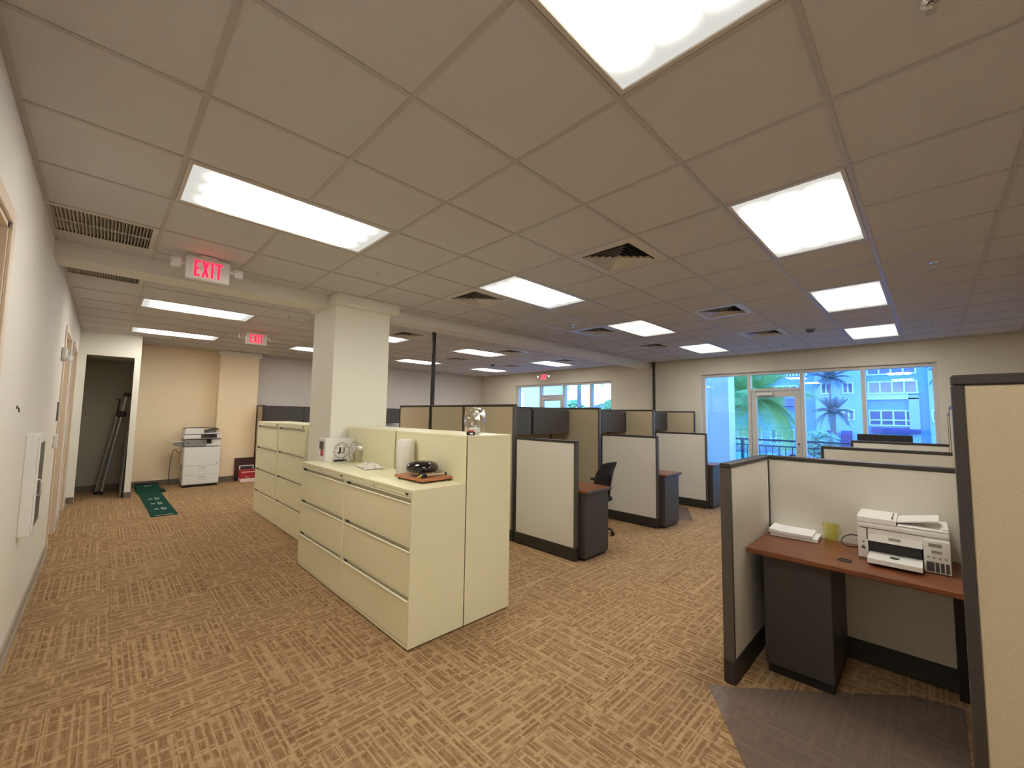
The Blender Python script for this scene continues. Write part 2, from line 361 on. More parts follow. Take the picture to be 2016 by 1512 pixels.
for rot in (0, 1):
    vs, fs = carpet_mesh(rot); me = bpy.data.meshes.new('carpet_tile'); me.from_pydata(vs, [], fs); add_uv(me, [uv_of(v, rot) for v in vs]); me.materials.append(M['carpet']); cm.append(me)
cells = []
for i in range(-1, 16):
    for j in range(-12, 16):
        x = CX + (i + .5) * CT; y = CY + (j + .5) * CT
        vis = any(in_view((x + a, y + b, 0)) for a in (-.3, .3) for b in (-.3, .3))
        cells.append((0 if vis else 1, math.hypot(x, y), i, j, x, y))
cells.sort()
rest = [[], [], []]; rnd = random.Random(3)
for n, (nv, d, i, j, x, y) in enumerate(cells):
    rot = (i + j) % 2
    if n < 290 and nv == 0: obj('carpet_tile', cm[rot], None, fl, loc=(x, y, 0))
    else:
        vs, fs = carpet_mesh(rot); o = (rnd.random() * 9, rnd.random() * 9); b = len(rest[0])
        rest[0] += [(v[0] + x, v[1] + y, v[2]) for v in vs]; rest[1] += [tuple(q + b for q in f) for f in fs]; rest[2] += [uv_of(v, rot, o) for v in vs]
me = bpy.data.meshes.new('carpet_rest'); me.from_pydata(rest[0], [], rest[1]); add_uv(me, rest[2]); me.materials.append(M['carpet'])
obj('carpet_tiles_beyond', me, None, fl, kind='stuff')

# ceiling
ce = tag(obj('ceiling', B(XL - .2, YN - .2, 2.93, XW + .3, YF + .3, 3.05), M['gap']), 'suspended ceiling of square speckled tiles in a metal grid', 'ceiling', kind='structure')
GX, GT = .2259, .6096
ZONES = [(2.069, -13, 5, YN, 4.76), (6.47, -3, 8, 5.04, YF)]   # y origin, j range, clip
LIGHTS = []; DIFF = []
for j in (-3, 1):
    for i in (0, 4, 8, 12): LIGHTS.append((0, i, j))
for j in (0, 4):
    for i in (0, 4, 8, 12): LIGHTS.append((1, i, j))
for j in (-7, -11):  # unseen rows, added to brighten the sides turned to the camera
    for i in (0, 4): LIGHTS.append((0, i, j))
DIFF = [(0, 4, -1), (0, 4, 2), (0, 8, 2), (0, 8, -1), (0, 11, 2), (0, 11, -1), (1, 5, -1), (1, 9, -1), (1, 12, -1), (1, 9, 2), (1, 12, 2)]
GRILL = [(0, -1, 3), (1, -1, -2)]
occ = set()
for z, i, j in LIGHTS: occ.add((z, i, j)); occ.add((z, i + 1, j))
for t in DIFF + GRILL: occ.add(t)
tm = {}
def tile_mesh(w, l):
    k = (round(w, 3), round(l, 3))
    if k not in tm:
        me = B(-w / 2, -l / 2, 0, w / 2, l / 2, .016, bev=.0015).mesh('ceiling_tile'); me.materials.append(M['ceil']); tm[k] = me
    return tm[k]
cand = []
for zi, (y0, j0, j1, lo, hi) in enumerate(ZONES):
    for i in range(-1, 16):
        for j in range(j0, j1):
            if (zi, i, j) in occ: continue
            xa = max(GX + i * GT, XL) + .010; xb = min(GX + (i + 1) * GT, XW) - .010
            ya = max(y0 + j * GT, lo) + .010; yb = min(y0 + (j + 1) * GT, hi) - .010
            if xb - xa < .06 or yb - ya < .06: continue
            c = ((xa + xb) / 2, (ya + yb) / 2)
            vis = any(in_view((c[0] + a, c[1] + b, ZC)) for a in (-.3, .3) for b in (-.3, .3))
            cand.append((0 if vis else 1, math.hypot(*c), c, xb - xa, yb - ya))
cand.sort(); restm = MB()
for n, (nv, d, c, w, l) in enumerate(cand):
    if n < 295 and nv == 0: obj('ceiling_tile', tile_mesh(w, l), None, ce, loc=(c[0], c[1], ZC + .004))
    else: restm.box(c[0] - w / 2, c[1] - l / 2, ZC + .004, c[0] + w / 2, c[1] + l / 2, ZC + .02)
obj('ceiling_tiles_beyond', restm, M['ceil'], ce, kind='stuff')
bw = .012
for zi, (y0, j0, j1, lo, hi) in enumerate(ZONES):
    for j in range(j0, j1 + 1):
        y = y0 + j * GT
        if y < lo + .01 or y > hi - .01: continue
        obj('ceiling_grid_bar', B(XL + .0225, y - bw, ZC, XW - .0225, y + bw, ZC + .008), M['tbar'], ce)
    for i in range(0, 16):
        x = GX + i * GT; mb = MB()
        for j in range(j0, j1):
            if (zi, i, j) in occ and (zi, i - 1, j) in occ and any((zi, i - 1, j) == t for t in LIGHTS): continue
            a = max(y0 + j * GT + bw, lo); b = min(y0 + (j + 1) * GT - bw, hi)
            if b - a > .03: mb.box(x - bw, a, ZC + .0005, x + bw, b, ZC + .008)
        obj('ceiling_grid_bar', mb, M['tbar'], ce)
    tr = MB(); tr.box(XL, lo, ZC - .0008, XL + .022, hi, ZC + .008); tr.box(XW - .022, lo, ZC - .0008, XW, hi, ZC + .008)
    obj('ceiling_edge_trim', tr, M['tbar'], ce)

# walls
T = .16
def wall_x(name, x0, x1, y0, y1, openings, m, label, z1=2.95):
    mb = MB(); y = y0
    for (a, b, zb, zt) in sorted(openings):
        mb.box(x0, y, 0, x1, a, z1); mb.box(x0, a, zt, x1, b, z1)
        if zb > 0: mb.box(x0, a, 0, x1, b, zb)
        y = b
    mb.box(x0, y, 0, x1, y1, z1)
    return tag(obj(name, mb, m), label, 'wall', kind='structure')
DOORS_L = [(1.90, 2.86, 0, 2.38), (6.76, 7.70, 0, 2.42), (8.38, 9.32, 0, 2.42)]
wall_x('wall_left', XL - T, XL, YN - .2, YF + .16, DOORS_L, M['wall_white'], 'white painted corridor wall with doors along the left side')
W1 = (-.13, 3.565, 0, 2.50); W2 = (5.86, 9.42, 0, 2.485)
wall_x('wall_window', XW, XW + .26, YN - .2, YF + .16, [W1, W2], M['wall_win'], 'beige end wall holding two wide glazed openings')
tag(obj('wall_far_left', B(XL - T, YF, 0, 2.2, YF + .16, 2.95), M['wall_tan']), 'tan wall behind the white photocopier', 'wall', kind='structure')
tag(obj('wall_far_right', B(2.2, YF, 0, XW + .26, YF + .16, 2.95), M['wall_grey']), 'pale grey back wall above the far dark overhead bins', 'wall', kind='structure')
tag(obj('wall_near', B(XL - T, YN - .16, 0, XW + .26, YN, 2.95), M['wall_white']), 'white wall behind the viewpoint closing the office', 'wall', kind='structure')
mb = B(1.76, 10.86, 0, 2.50, YF, 2.76); tag(obj('wall_column_far', mb, M['wall_tan']), 'tan boxed column on the far wall right of the photocopier', 'column', kind='structure')
tag(obj('trim_1', B(1.72, 10.82, 2.755, 2.54, YF, ZC, bev=.004), M['column']), 'cream collar at the top of the tan far column', 'trim', kind='structure')
mb = MB(); mb.box(XL, 9.90, 0, -.255, 10.0, 2.95); mb.box(.345, 9.90, 0, .427, 10.0, 2.95); mb.box(-.255, 9.90, 2.455, .345, 10.0, 2.95)
tag(obj('wall_closet', mb, M['column']), 'cream wall with a tall open closet doorway', 'wall', kind='structure')
mb = MB(); mb.box(.40, 10.0, 0, .427, YF, 2.95); mb.box(XL, 10.0, 2.46, .40, YF, 2.5); mb.box(XL, YF - .012, 0, .40, YF, 2.46); mb.box(XL, 10.0, 0, XL + .01, YF, 2.46)
tag(obj('wall_closet_inside', mb, M['closet']), 'dark grey inside walls of the open closet', 'wall', kind='structure')
tag(obj('wall_column', B(1.77, 4.60, 0, 2.43, 5.25, 2.75, bev=.006), M['column']), 'square cream column rising behind the beige filing cabinets', 'column', kind='structure')
tag(obj('trim_2', B(1.735, 4.50, 2.745, 2.50, 5.30, ZC, bev=.004), M['column']), 'wider cream collar where the central column meets the ceiling', 'trim', kind='structure')
mb = MB(); mb.box(XL, 4.75, 2.735, 1.735, 5.05, 2.95); mb.box(2.50, 4.75, 2.735, XW, 5.05, 2.95)
tag(obj('wall_beam', mb, M['wall_white']), 'shallow dropped beam crossing the ceiling beside the central column', 'beam', kind='structure')

def baseboard(name, mb, label, m='base'): return tag(obj(name, mb, M[m]), label, 'baseboard', kind='structure')
mb = MB()
for a, b in ((YN, 1.83), (2.93, 6.70), (7.76, 8.32), (9.38, 9.90)): mb.box(XL, a, 0, XL + .012, b, .10); mb.box(XL, a, 0, XL + .02, b, .018)
baseboard('baseboard_left', mb, 'grey baseboard along the white left wall', 'base_l')
mb = MB(); mb.box(.43, YF - .012, 0, 1.76, YF, .115); mb.box(1.748, 10.848, 0, 1.76, YF, .115); mb.box(1.748, 10.848, 0, 2.512, 10.86, .115); mb.box(2.50, 10.86, 0, 2.512, YF, .115); mb.box(2.512, YF - .012, 0, XW, YF, .115)
baseboard('baseboard_far', mb, 'dark brown baseboard under the tan far wall')
mb = MB(); mb.box(XL, 9.888, 0, -.255, 9.90, .10); mb.box(.345, 9.888, 0, .439, 9.90, .10); mb.box(XL + .01, YF - .024, 0, .40, YF - .012, .11)
baseboard('baseboard_closet', mb, 'dark baseboard around the open closet doorway')
mb = MB(); mb.box(XW - .012, YN, 0, XW, W1[0] - .02, .10); mb.box(XW - .012, W1[1] + .02, 0, XW, W2[0] - .02, .10); mb.box(XW - .012, W2[1] + .02, 0, XW, YF, .10)
baseboard('baseboard_window', mb, 'dark baseboard below the window wall')

# left-wall doors
def left_door(n, y0, y1, zt, label):
    t = thing('door_%d' % n, label, 'door', (XL, (y0 + y1) / 2, 0), kind='structure'); h = (y1 - y0) / 2
    j = MB()
    for s in (-1, 1): j.box(-T, s * h - .001, 0, .001, s * (h - .035), zt)
    j.box(-T, -h, zt - .035, .001, h, zt); obj('door_frame', j, M['casing'], t)
    c = MB()
    for s in (-1, 1): c.box(0.0, s * (h - .012), 0, .014, s * (h + .055), zt + .055, bev=.003)
    c.box(0, -h + .013, zt - .012, .0135, h - .013, zt + .055, bev=.003); obj('door_casing', c, M['casing'], t)
    l = obj('door_leaf', B(-.115, -h + .037, .008, -.075, h - .037, zt - .038, bev=.002), M['doorwood'], t)
    k = MB(); k.cyl((-.075, -h + .11, 1.0), (-.055, -h + .11, 1.0), .028); k.cyl((-.055, -h + .11, 1.0), (-.03, -h + .11, 1.0), .01)
    k.box(-.035, -h + .10, .992, -.022, -h + .22, 1.008, bev=.003); obj('door_handle', k, M['chrome'], t, smooth=40)
left_door(3, *[DOORS_L[0][q] for q in (0, 1, 3)], 'tan door in its frame cut off by the left photo edge')
left_door(4, *[DOORS_L[1][q] for q in (0, 1, 3)], 'nearer of two tan doors deep along the left wall')
left_door(5, *[DOORS_L[2][q] for q in (0, 1, 3)], 'tan door on the left wall nearest the open closet')

# storefront windows
def closer(parent, y, z, s):
    k = MB(); k.box(-.085, y, z - .06, -.03, y + s * .27, z, bev=.006); c = obj('door_closer', k, M['offwhite'], parent)
    a = MB(); a.box(-.07, y + s * .20, z + .005, -.052, y + s * .215, z + .03); a.box(-.07, y - s * .02, z + .022, -.052, y + s * .22, z + .034); obj('closer_arm', a, M['grey'], c)
def storefront(n, y0, y1, zt, mull, door, zdoor, dn, wl, dl, hinge):
    t = thing('window_%d' % n, wl, 'window', (XW + .08, 0, 0), kind='structure')
    fw, fd = .05, .11
    for yy in [y0 + .03, y1 - .03] + mull:
        inner = yy in mull
        obj('mullion' if inner else 'jamb', B(-.02, yy - (.03 if inner else .03), 0, fd, yy + .03, zt, bev=.003), M['frame'], t)
    obj('head_rail', B(-.018, y0 + .06, zt - .06, fd - .002, y1 - .06, zt, bev=.003), M['frame'], t)
    edges = [y0 + .03] + sorted(mull) + [y1 - .03]
    for a, b in zip(edges, edges[1:]):
        isd = abs((a + b) / 2 - sum(door) / 2) < .2
        if isd:
            obj('transom_rail', B(-.018, a + .03, zdoor, fd - .002, b - .03, zdoor + .055, bev=.003), M['frame'], t)
            obj('pane', B(.04, a + .031, zdoor + .056, .046, b - .031, zt - .061), M['glass'], t)
            d = thing('door_%d' % dn, dl, 'door', (XW + .08, (a + b) / 2, 0), kind='structure'); h = (b - a) / 2 - .034; st = .095
            for s in (-1, 1): obj('door_stile', B(0, s * h, .01, .05, s * (h - st), zdoor - .006, bev=.003), M['frame'], d)
            obj('door_rail', B(.001, -h + st, zdoor - .12, .049, h - st, zdoor - .006, bev=.003), M['frame'], d)
            obj('door_rail', B(.001, -h + st, .01, .049, h - st, .24, bev=.003), M['frame'], d)
            obj('pane', B(.022, -h + st, .24, .028, h - st, zdoor - .12), M['glass'], d)
            closer(d, hinge * (h - .12), zdoor - .03, -hinge)
            kk = MB(); kk.cyl((-.001, -hinge * (h - .047), 1.06), (-.012, -hinge * (h - .047), 1.06), .017); obj('lock', kk, M['dark'], d)
            ph = MB(); ph.tube([(0, -hinge * (h - .045), .9), (-.05, -hinge * (h - .045), .92), (-.05, -hinge * (h - .045), 1.0), (0, -hinge * (h - .045), 1.02)], .009); obj('pull_handle', ph, M['steel'], d, smooth=50)
        else:
            obj('sill_rail', B(-.016, a + .03, 0, fd - .004, b - .03, .10, bev=.003), M['frame'], t)
            obj('pane', B(.04, a + .031, .101, .046, b - .031, zt - .061), M['glass'], t)
    return t
storefront(1, W1[0], W1[1], W1[3], [.795, 1.70, 2.62], (1.70, 2.62), 2.10, 1, 'wide storefront window looking onto palms and the blue building', 'glass door in the right storefront window above the printer cubicle', 1)
storefront(2, W2[0], W2[1], W2[3], [6.57, 7.52, 8.42], (7.52, 8.42), 2.10, 2, 'distant storefront window with bright sky above the cubicle bins', 'glass door in the distant left storefront window', 1)

# ------------------------------------------------------------------ ceiling fixtures
def make_light():
    t = thing('ceiling_light', 'x', 'ceiling light', group='recessed fluorescent ceiling lights')
    f = MB(); L, Wd = GT, GT / 2 - .014; L = GT - .014
    for s in (-1, 1):
        f.box(-L, s * Wd, 0, L, s * (Wd - .022), .012, bev=.002); f.box(s * L, -Wd + .022, 0, s * (L - .022), Wd - .022, .012, bev=.002)
    obj('frame', f, M['vent'], t)
    obj('lens', B(-L + .0225, -Wd + .0225, .006, L - .0225, Wd - .0225, .009), M['lens'], t)
    h = MB(); h.box(-L, -Wd, .02, L, Wd, .06); obj('housing', h, M['vent'], t)
    return t
def cell(z, i, j, di, dj): return (GX + (i + di) * GT, ZONES[z][0] + (j + dj) * GT)
LL = ['large ceiling light cut off by the top photo edge', 'ceiling light right of the nearest square vent, over the printer cubicle', 'ceiling light third in the right-hand row towards the window', 'ceiling light last in the right-hand row, just before the window wall',
      'long ceiling light at left above the nearest EXIT sign', 'ceiling light right of the column collar beside a square vent', 'ceiling light over the cubicles, second nearest the windows in its row', 'ceiling light over the cubicles closest to the window wall',
      'ceiling light in the left corridor just past the beam', 'ceiling light half hidden by the right side of the central column', 'ceiling light beyond the beam, right of the dark power pole', 'ceiling light beyond the beam near the distant EXIT sign',
      'farthest corridor ceiling light, in front of the open closet wall', 'ceiling light peeking out left of the central column', 'far ceiling light crossed by the dark power pole', 'far ceiling light in the back right corner of the room'] + ['ceiling light behind the viewpoint, %s row, %s from the left wall' % (a, b) for a in ('nearer', 'rear') for b in ('first', 'second')]
lt = make_light()
for n, (z, i, j) in enumerate(LIGHTS):
    x, y = cell(z, i, j, 1, .5); o = lt if n == 0 else dup(lt, LL[n])
    o['label'] = LL[n]; o.location = (x, y, ZC)
def make_diff():
    t = thing('air_vent', 'x', 'air vent', group='square ceiling air vents'); h = GT / 2 - .013
    def ring(so, zo, si, zi, th=.0):
        mb = MB(); vs = []
        for s, z in ((so, zo), (si, zi)):
            vs += [(-s, -s, z), (s, -s, z), (s, s, z), (-s, s, z)]
        mb._add(vs, [(k, (k + 1) % 4, 4 + (k + 1) % 4, 4 + k) for k in range(4)])
        vs2 = [(x, y, z + .002) for x, y, z in vs]; mb._add(vs2, [(k, (k + 1) % 4, 4 + (k + 1) % 4, 4 + k) for k in range(4)]); return mb
    obj('face_plate', ring(h, .001, h - .075, .002), M['vent'], t)
    for q in range(5):
        s = h - .082 - q * .040; obj('louver', ring(s - .004, -.002, s - .034, .024), M['vent'], t)
    s = h - .082 - 5 * .040; obj('center_plate', B(-s, -s, -.002, s, s, .004), M['vent'], t)
    obj('duct', B(-h + .02, -h + .02, .030, h - .02, h - .02, .06), M['gap'], t)
    return t
DL = ['largest square ceiling vent, between the nearest right lights', 'square ceiling vent just left of the light by the column collar', 'square ceiling vent lit blue, left of the middle cubicle light', 'square ceiling vent catching blue window light above the right cubicles', 'dark square ceiling vent beside the cubicle light nearest the window', 'square ceiling vent in the right rows closest to the window wall',
      'dark square vent beyond the beam touching the central column', 'square vent beyond the beam, right of the dark power pole', 'square vent beyond the beam nearest the distant EXIT sign', 'dark square vent above the far cubicles right of the power pole', 'square vent near the far corner ceiling light']
dv = make_diff()
for n, (z, i, j) in enumerate(DIFF):
    x, y = cell(z, i, j, .5, .5); o = dv if n == 0 else dup(dv, DL[n]); o['label'] = DL[n]; o.location = (x, y, ZC)
def make_grille():
    t = thing('return_grille', 'x', 'air vent', group='slatted return grilles on the left'); h = .285
    f = MB()
    for s in (-1, 1): f.box(-.291, s * .297, 0, .297, s * (h - .022), .010, bev=.002); f.box(.297 if s > 0 else -.291, -h + .022, 0, s * (h - .022), h - .022, .010, bev=.002)
    obj('frame', f, M['vent'], t); obj('center_bar', B(-h + .022, -.006, .001, h - .022, .006, .011), M['vent'], t)
    me = MB()._add([(-.005, -h + .022, .002), (-.003, -h + .022, .002), (.009, -h + .022, .022), (.007, -h + .022, .022), (-.005, h - .022, .002), (-.003, h - .022, .002), (.009, h - .022, .022), (.007, h - .022, .022)], [(0, 1, 2, 3), (7, 6, 5, 4), (0, 4, 5, 1), (1, 5, 6, 2), (2, 6, 7, 3), (3, 7, 4, 0)]).mesh('slat'); me.materials.append(M['vent'])
    for q in range(28): obj('slat', me, None, t, loc=(-h + .03 + q * (2 * h - .06) / 27, 0, 0))
    obj('duct', B(-h + .02, -h + .02, .03, h - .02, h - .02, .06), M['gap'], t); return t
g = make_grille()
for n, (z, i, j) in enumerate(GRILL):
    x, y = cell(z, i, j, .5, .5); o = g if n == 0 else dup(g, 'x'); o.location = (x - .005, y, ZC - .001)
    o['label'] = ['large slatted return grille beside the left wall, in front of the beam', 'slatted return grille just behind the ceiling beam'][n]

def exit_sign(label, loc, rz, wall=False):
    # faces local -Y, top plate at local z=0 (ceiling) unless wall mounted
    t = thing('exit_sign', label, 'exit sign', loc, rz, group='lit red exit signs'); w, h, d = .155, .195, .045
    if not wall: obj('canopy', MB().box(-.065, -.03, -.022, .065, .03, 0, bev=.008), M['offwhite'], t)
    z1 = -.022 if not wall else 0
    hs = obj('housing', B(-w, -d / 2, z1 - h, w, d / 2, z1, bev=.010, seg=2), M['white'], t, smooth=40)
    mb = MB(); zc = z1 - h / 2
    def st(pts): mb.prism(pts, 'y', -d / 2 - .003, -d / 2 + .002)
    H = .068; sw = .016
    def R(x0, z0, x1, z1): st([(x0, zc + z0), (x1, zc + z0), (x1, zc + z1), (x0, zc + z1)])
    x = -.098; R(x, -H, x + sw, H); R(x + sw, H - sw, x + .04, H); R(x + sw, -sw * .45, x + .034, sw * .45); R(x + sw, -H, x + .04, -H + sw)
    obj('letter_e', mb, M['redglow'], hs); mb = MB(); x = -.046; w2 = .05
    st([(x, zc + H), (x + sw, zc + H), (x + w2, zc - H), (x + w2 - sw, zc - H)]); st([(x + w2 - sw, zc + H), (x + w2, zc + H), (x + sw, zc - H), (x, zc - H)])
    obj('letter_x', mb, M['redglow'], hs); mb = MB(); R(.018, -H, .018 + sw, H); obj('letter_i', mb, M['redglow'], hs)
    mb = MB(); R(.045, H - sw, .098, H); R(.0635, -H, .0635 + sw, H - sw); obj('letter_t', mb, M['redglow'], hs)
    for s in (-1, 1):
        a = MB(); a.cyl((s * w, 0, zc + .02), (s * (w + .03), 0, zc + .02), .012); la = obj('lamp_arm', a, M['offwhite'], t, smooth=40)
        m = MB(); m.box(s * (w + .028), -.04, zc - .02, s * (w + .098), .02, zc + .055, bev=.012, seg=2); obj('lamp_head', m, M['white'], la, smooth=40)
        q = MB(); q.box(s * (w + .038), -.043, zc - .008, s * (w + .088), -.039, zc + .043, bev=.002); obj('lamp_lens', q, M['chrome'], la)
    return t
exit_sign('large lit EXIT sign hanging left in front of the beam', (.565, 4.30, ZC), 0)
exit_sign('small lit EXIT sign hanging deeper in the left corridor', (1.74, 7.83, ZC), 0)
exit_sign('tiny lit EXIT sign on the wall over the distant window', (XW - .03, 8.19, 2.80), -PI / 2, True)

def sprinkler(): 
    t = thing('sprinkler', 'x', 'sprinkler', group='ceiling sprinkler heads')
    obj('escutcheon', MB().lathe([(.034, 0), (.030, -.006), (.014, -.008), (.012, 0)], n=18), M['chrome'], t, smooth=40)
    b = MB(); b.cyl((0, 0, 0), (0, 0, -.018), .008); 
    for s in (-1, 1): b.tube([(s * .008, 0, -.016), (s * .013, 0, -.028), (0, 0, -.044)], .0025, 6)
    obj('frame_arms', b, M['chrome'], t, smooth=40); obj('deflector', MB().cyl((0, 0, -.044), (0, 0, -.047), .017, n=12), M['chrome'], t); return t
SP = [(1.761, 3.602, 'sprinkler head on the tile below the left ceiling light'), (1.764, 6.213, 'sprinkler head past the beam, left of the column'), (4.782, 3.581, 'sprinkler head beside the blue-lit square vent'), (4.825, -.083, 'sprinkler head on the bare tiles right of the second right light'), (7.931, -.086, 'sprinkler head by the wall right of the last right light'),
      (1.765, -.059, 'sprinkler head at the top right photo edge'), (7.92, 3.60, 'sprinkler head left of the cubicle light nearest the window'), (8.557, 6.275, 'sprinkler head beyond the beam near the distant window'), (8.553, 1.766, 'sprinkler head close above the right storefront window')]
sp = sprinkler()
for n, (x, y, l) in enumerate(SP):
    o = sp if n == 0 else dup(sp, l); o['label'] = l; o.location = (x, y, ZC + .003); o.scale = (.8, .8, .8)
def smoke(label, loc):
    t = thing('smoke_detector', label, 'smoke detector', loc); obj('base_ring', MB().lathe([(.065, 0), (.065, -.012), (.06, -.016), (0, -.016)], n=24), M['grey'], t, smooth=40)
    obj('dome', MB().lathe([(.052, -.014), (.05, -.03), (.035, -.042), (0, -.045)], n=24), M['dgrey'], t, smooth=50)
smoke('dark round smoke detector left of the right ceiling lights', (7.318, 1.174, ZC + .003)); smoke('dark round smoke detector far beyond the beam', (7.264, 8.083, ZC + .003))

# ------------------------------------------------------------------ filing cabinets
def cabinet(label, loc, rz, w, d, h, n, group):
    # front faces local -X, base centre of the front edge at origin; width along Y
    t = thing('filing_cabinet', label, 'filing cabinet', loc, rz, group); k = .014
    b = MB(); b.box(.040, -w / 2 + .002, .03, d, w / 2 - .002, h - .022)                       # carcass
    for s in (-1, 1): b.box(0, s * (w / 2 - .0005), .012, d, s * (w / 2 - k), h - .004, bev=.002)  # side skins
    obj('body', b, M['cab'], t)
    obj('base', B(.035, -w / 2 + .02, 0, d - .02, w / 2 - .02, .03), M['plinth'], t)
    obj('toe_rail', B(.001, -w / 2 + k, .010, .03, w / 2 - k, .030, bev=.002), M['cab'], t)
    tp = obj('top', B(-.001, -w / 2, h - .022, d, w / 2, h, bev=.003), M['cab'], t)
    obj('top_rail', B(.001, -w / 2 + k, h - .048, .02, w / 2 - k, h - .022), M['cab'], t)
    lk = MB(); lk.cyl((.002, 0, h - .034), (-.006, 0, h - .034), .008, n=12); obj('lock', lk, M['chrome'], tp, smooth=40)
    obj('label_plate', B(-.003, -w / 2 + .05, h - .041, .003, -w / 2 + .085, h - .026, bev=.002), M['dark'], tp)
    z1 = h - .052; z0 = .033; dh = (z1 - z0) / n
    for q in range(n):
        a = z0 + q * dh; c = a + dh
        dr = obj('drawer', B(.0, -w / 2 + k + .003, a + .002, .020, w / 2 - k - .003, c - .042, bev=.002), M['cab'], t)
        obj('pull_lip', B(-.007, -w / 2 + k + .004, c - .0425, .009, w / 2 - k - .004, c - .037, bev=.0015), M['lip'], dr)
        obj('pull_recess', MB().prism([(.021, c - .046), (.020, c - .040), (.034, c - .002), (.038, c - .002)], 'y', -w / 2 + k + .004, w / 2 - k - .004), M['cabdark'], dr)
        obj('header', B(.001, -w / 2 + k + .004, c - .009, .036, w / 2 - k - .004, c - .001, bev=.001), M['lip'], dr)
        obj('label_holder', B(.006, w / 2 - k - .062, c - .032, .02, w / 2 - k - .03, c - .010), M['plinth'], dr)
    return t
G3 = 'low three-drawer filing cabinets'; G4 = 'four-drawer filing cabinets'
cabinet('beige three-drawer filing cabinet carrying the black bell, nearest front', (1.498, 2.985, 0), 0, 1.080, .456, 1.035, 3, G3)
cabinet('beige three-drawer filing cabinet under the white box with round logo', (1.498, 4.055, 0), 0, 1.056, .456, 1.035, 3, G3)
cabinet('tall beige filing cabinet with clear plastic bag on top, turned away', (2.415, 2.975, 0), PI, 1.062, .455, 1.385, 4, G4)
cabinet('tall beige filing cabinet touching the central column, turned away', (2.415, 4.045, 0), PI, 1.062, .455, 1.385, 4, G4)
cabinet('tall beige four-drawer cabinet left of the column, nearer of two', (1.75, 5.845, 0), 0, 1.06, .46, 1.39, 4, G4)
cabinet('tall beige four-drawer cabinet at the left end, beside the red carton', (1.745, 6.912, 0), 0, 1.06, .46, 1.385, 4, G4)

# ------------------------------------------------------------------ partitions
def panel(label, p0, p1, h, fab, group, posts=(1, 1), seed=0, notch=False):
    x0, y0 = p0; x1, y1 = p1; L = math.hypot(x1 - x0, y1 - y0); a = math.atan2(y1 - y0, x1 - x0)
    t = thing('partition_panel', label, 'cubicle panel', (x0, y0, 0), a, group); th = .030; pw = .024
    obj('fabric', B(pw, -th + .004, .135, L - pw, th - .004, h - .03, bev=.004), M[fab], t)
    obj('top_cap', B(0, -th, h - .03, L, th, h, bev=.005), M['dark'], t)
    b = obj('base', B(0, -th - .002, .008, L, th + .002, .138, bev=.004), M['plinth'], t)
    for s in (.06, L - .06): 
        f = MB(); f.cyl((s, 0, 0), (s, 0, .012), .018, n=10); obj('glide', f, M['black'], b)
    obj('post', B(0, -th, .138, pw, th, h - .03, bev=.002), M['dark2' if posts[0] == 2 else 'dark'], t); obj('post', B(L - pw, -th, .138, L, th, h - .03, bev=.002), M['dark2' if posts[1] == 2 else 'dark'], t)
    return t
HT, HL = 1.68, 1.275
AX = [3.68, 5.58, 7.40, 9.22]
GL = 'low oat-coloured cubicle panels'; GTt = 'tall tan cubicle panels'
low = ['low oat cubicle panel nearest the beige cabinets, beside a desk end', 'low oat cubicle panel in the middle, behind the black office chair', 'low oat cubicle panel of the left rows closest to the window']
for q in range(3): panel(low[q], (AX[q], 3.62), (AX[q], 2.70), HL, 'fab_light', GL, (1, 2))
panel('tall tan panel behind the clear plastic bag on the cabinet', (AX[0], 4.668), (AX[0], 3.65), HT, 'fab_tan', GTt, (1, 2))
panel('tall tan panel directly right of the dark power pole', (AX[0], 5.49), (AX[0], 4.67), HT, 'fab_tan', GTt)
panel('tall tan panel directly left of the dark power pole', (AX[0], 6.45), (AX[0], 5.52), HT, 'fab_tan', GTt)
panel('tall tan panel rising behind the back of the black office chair', (AX[1], 4.68), (AX[1], 3.65), HT, 'fab_tan', GTt, (1, 2))
panel('tall tan panel between the middle and third overhead bins', (AX[2], 4.68), (AX[2], 3.65), HT, 'fab_tan', GTt, (1, 2))
panel('tall tan panel nearest the window wall in the left cubicles', (AX[3], 4.68), (AX[3], 3.60), HT, 'fab_tan', GTt)
spl = ['first', 'second', 'third']
for q in range(3):
    xm = (AX[q] + AX[q + 1]) / 2
    panel('tall tan panel under the left overhead bin of the %s left cubicle' % spl[q], (AX[q] + .031, 4.65), (xm, 4.65), HT, 'fab_tan', GTt)
    panel('tall tan panel under the right overhead bin of the %s left cubicle' % spl[q], (xm, 4.65), (AX[q + 1] - .031, 4.65), HT, 'fab_tan', GTt)
# right-hand workstation row
panel('low oat side panel at the left of the printer desk', (3.545, .88), (2.69, .88), HL, 'fab_light', GL, (1, 2))
panel('low oat back panel behind the white printer', (3.58, .91), (3.58, -.20), HL, 'fab_light', GL)
panel('second low oat panel beyond the printer, under the window view', (5.33, .80), (5.33, -.19), HL, 'fab_light', GL)
panel('farthest low oat panel on the right, below the black monitor', (7.13, .745), (7.13, -.22), HL, 'fab_light', GL)
panel('tall tan panel filling the right photo edge, closest to the camera', (1.735, -.048), (1.735, -1.55), HT, 'fab_tan', GTt)
panel('tall dark-edged divider right of the printer desk, seen edge on', (3.53, -.15), (1.77, -.15), HT, 'fab_tan', GTt)
panel('tall divider edge behind the near right panel, second in line', (5.45, -.16), (3.62, -.16), HT, 'fab_tan', GTt)
panel('tall divider edge farthest in line on the right', (7.08, -.185), (5.48, -.185), 1.64, 'fab_tan', GTt)
# far workstation
panel('tall tan panel beside the far column, left of the dark bins', (2.555, YF - .02), (2.555, 10.45), HT, 'fab_tan', GTt)

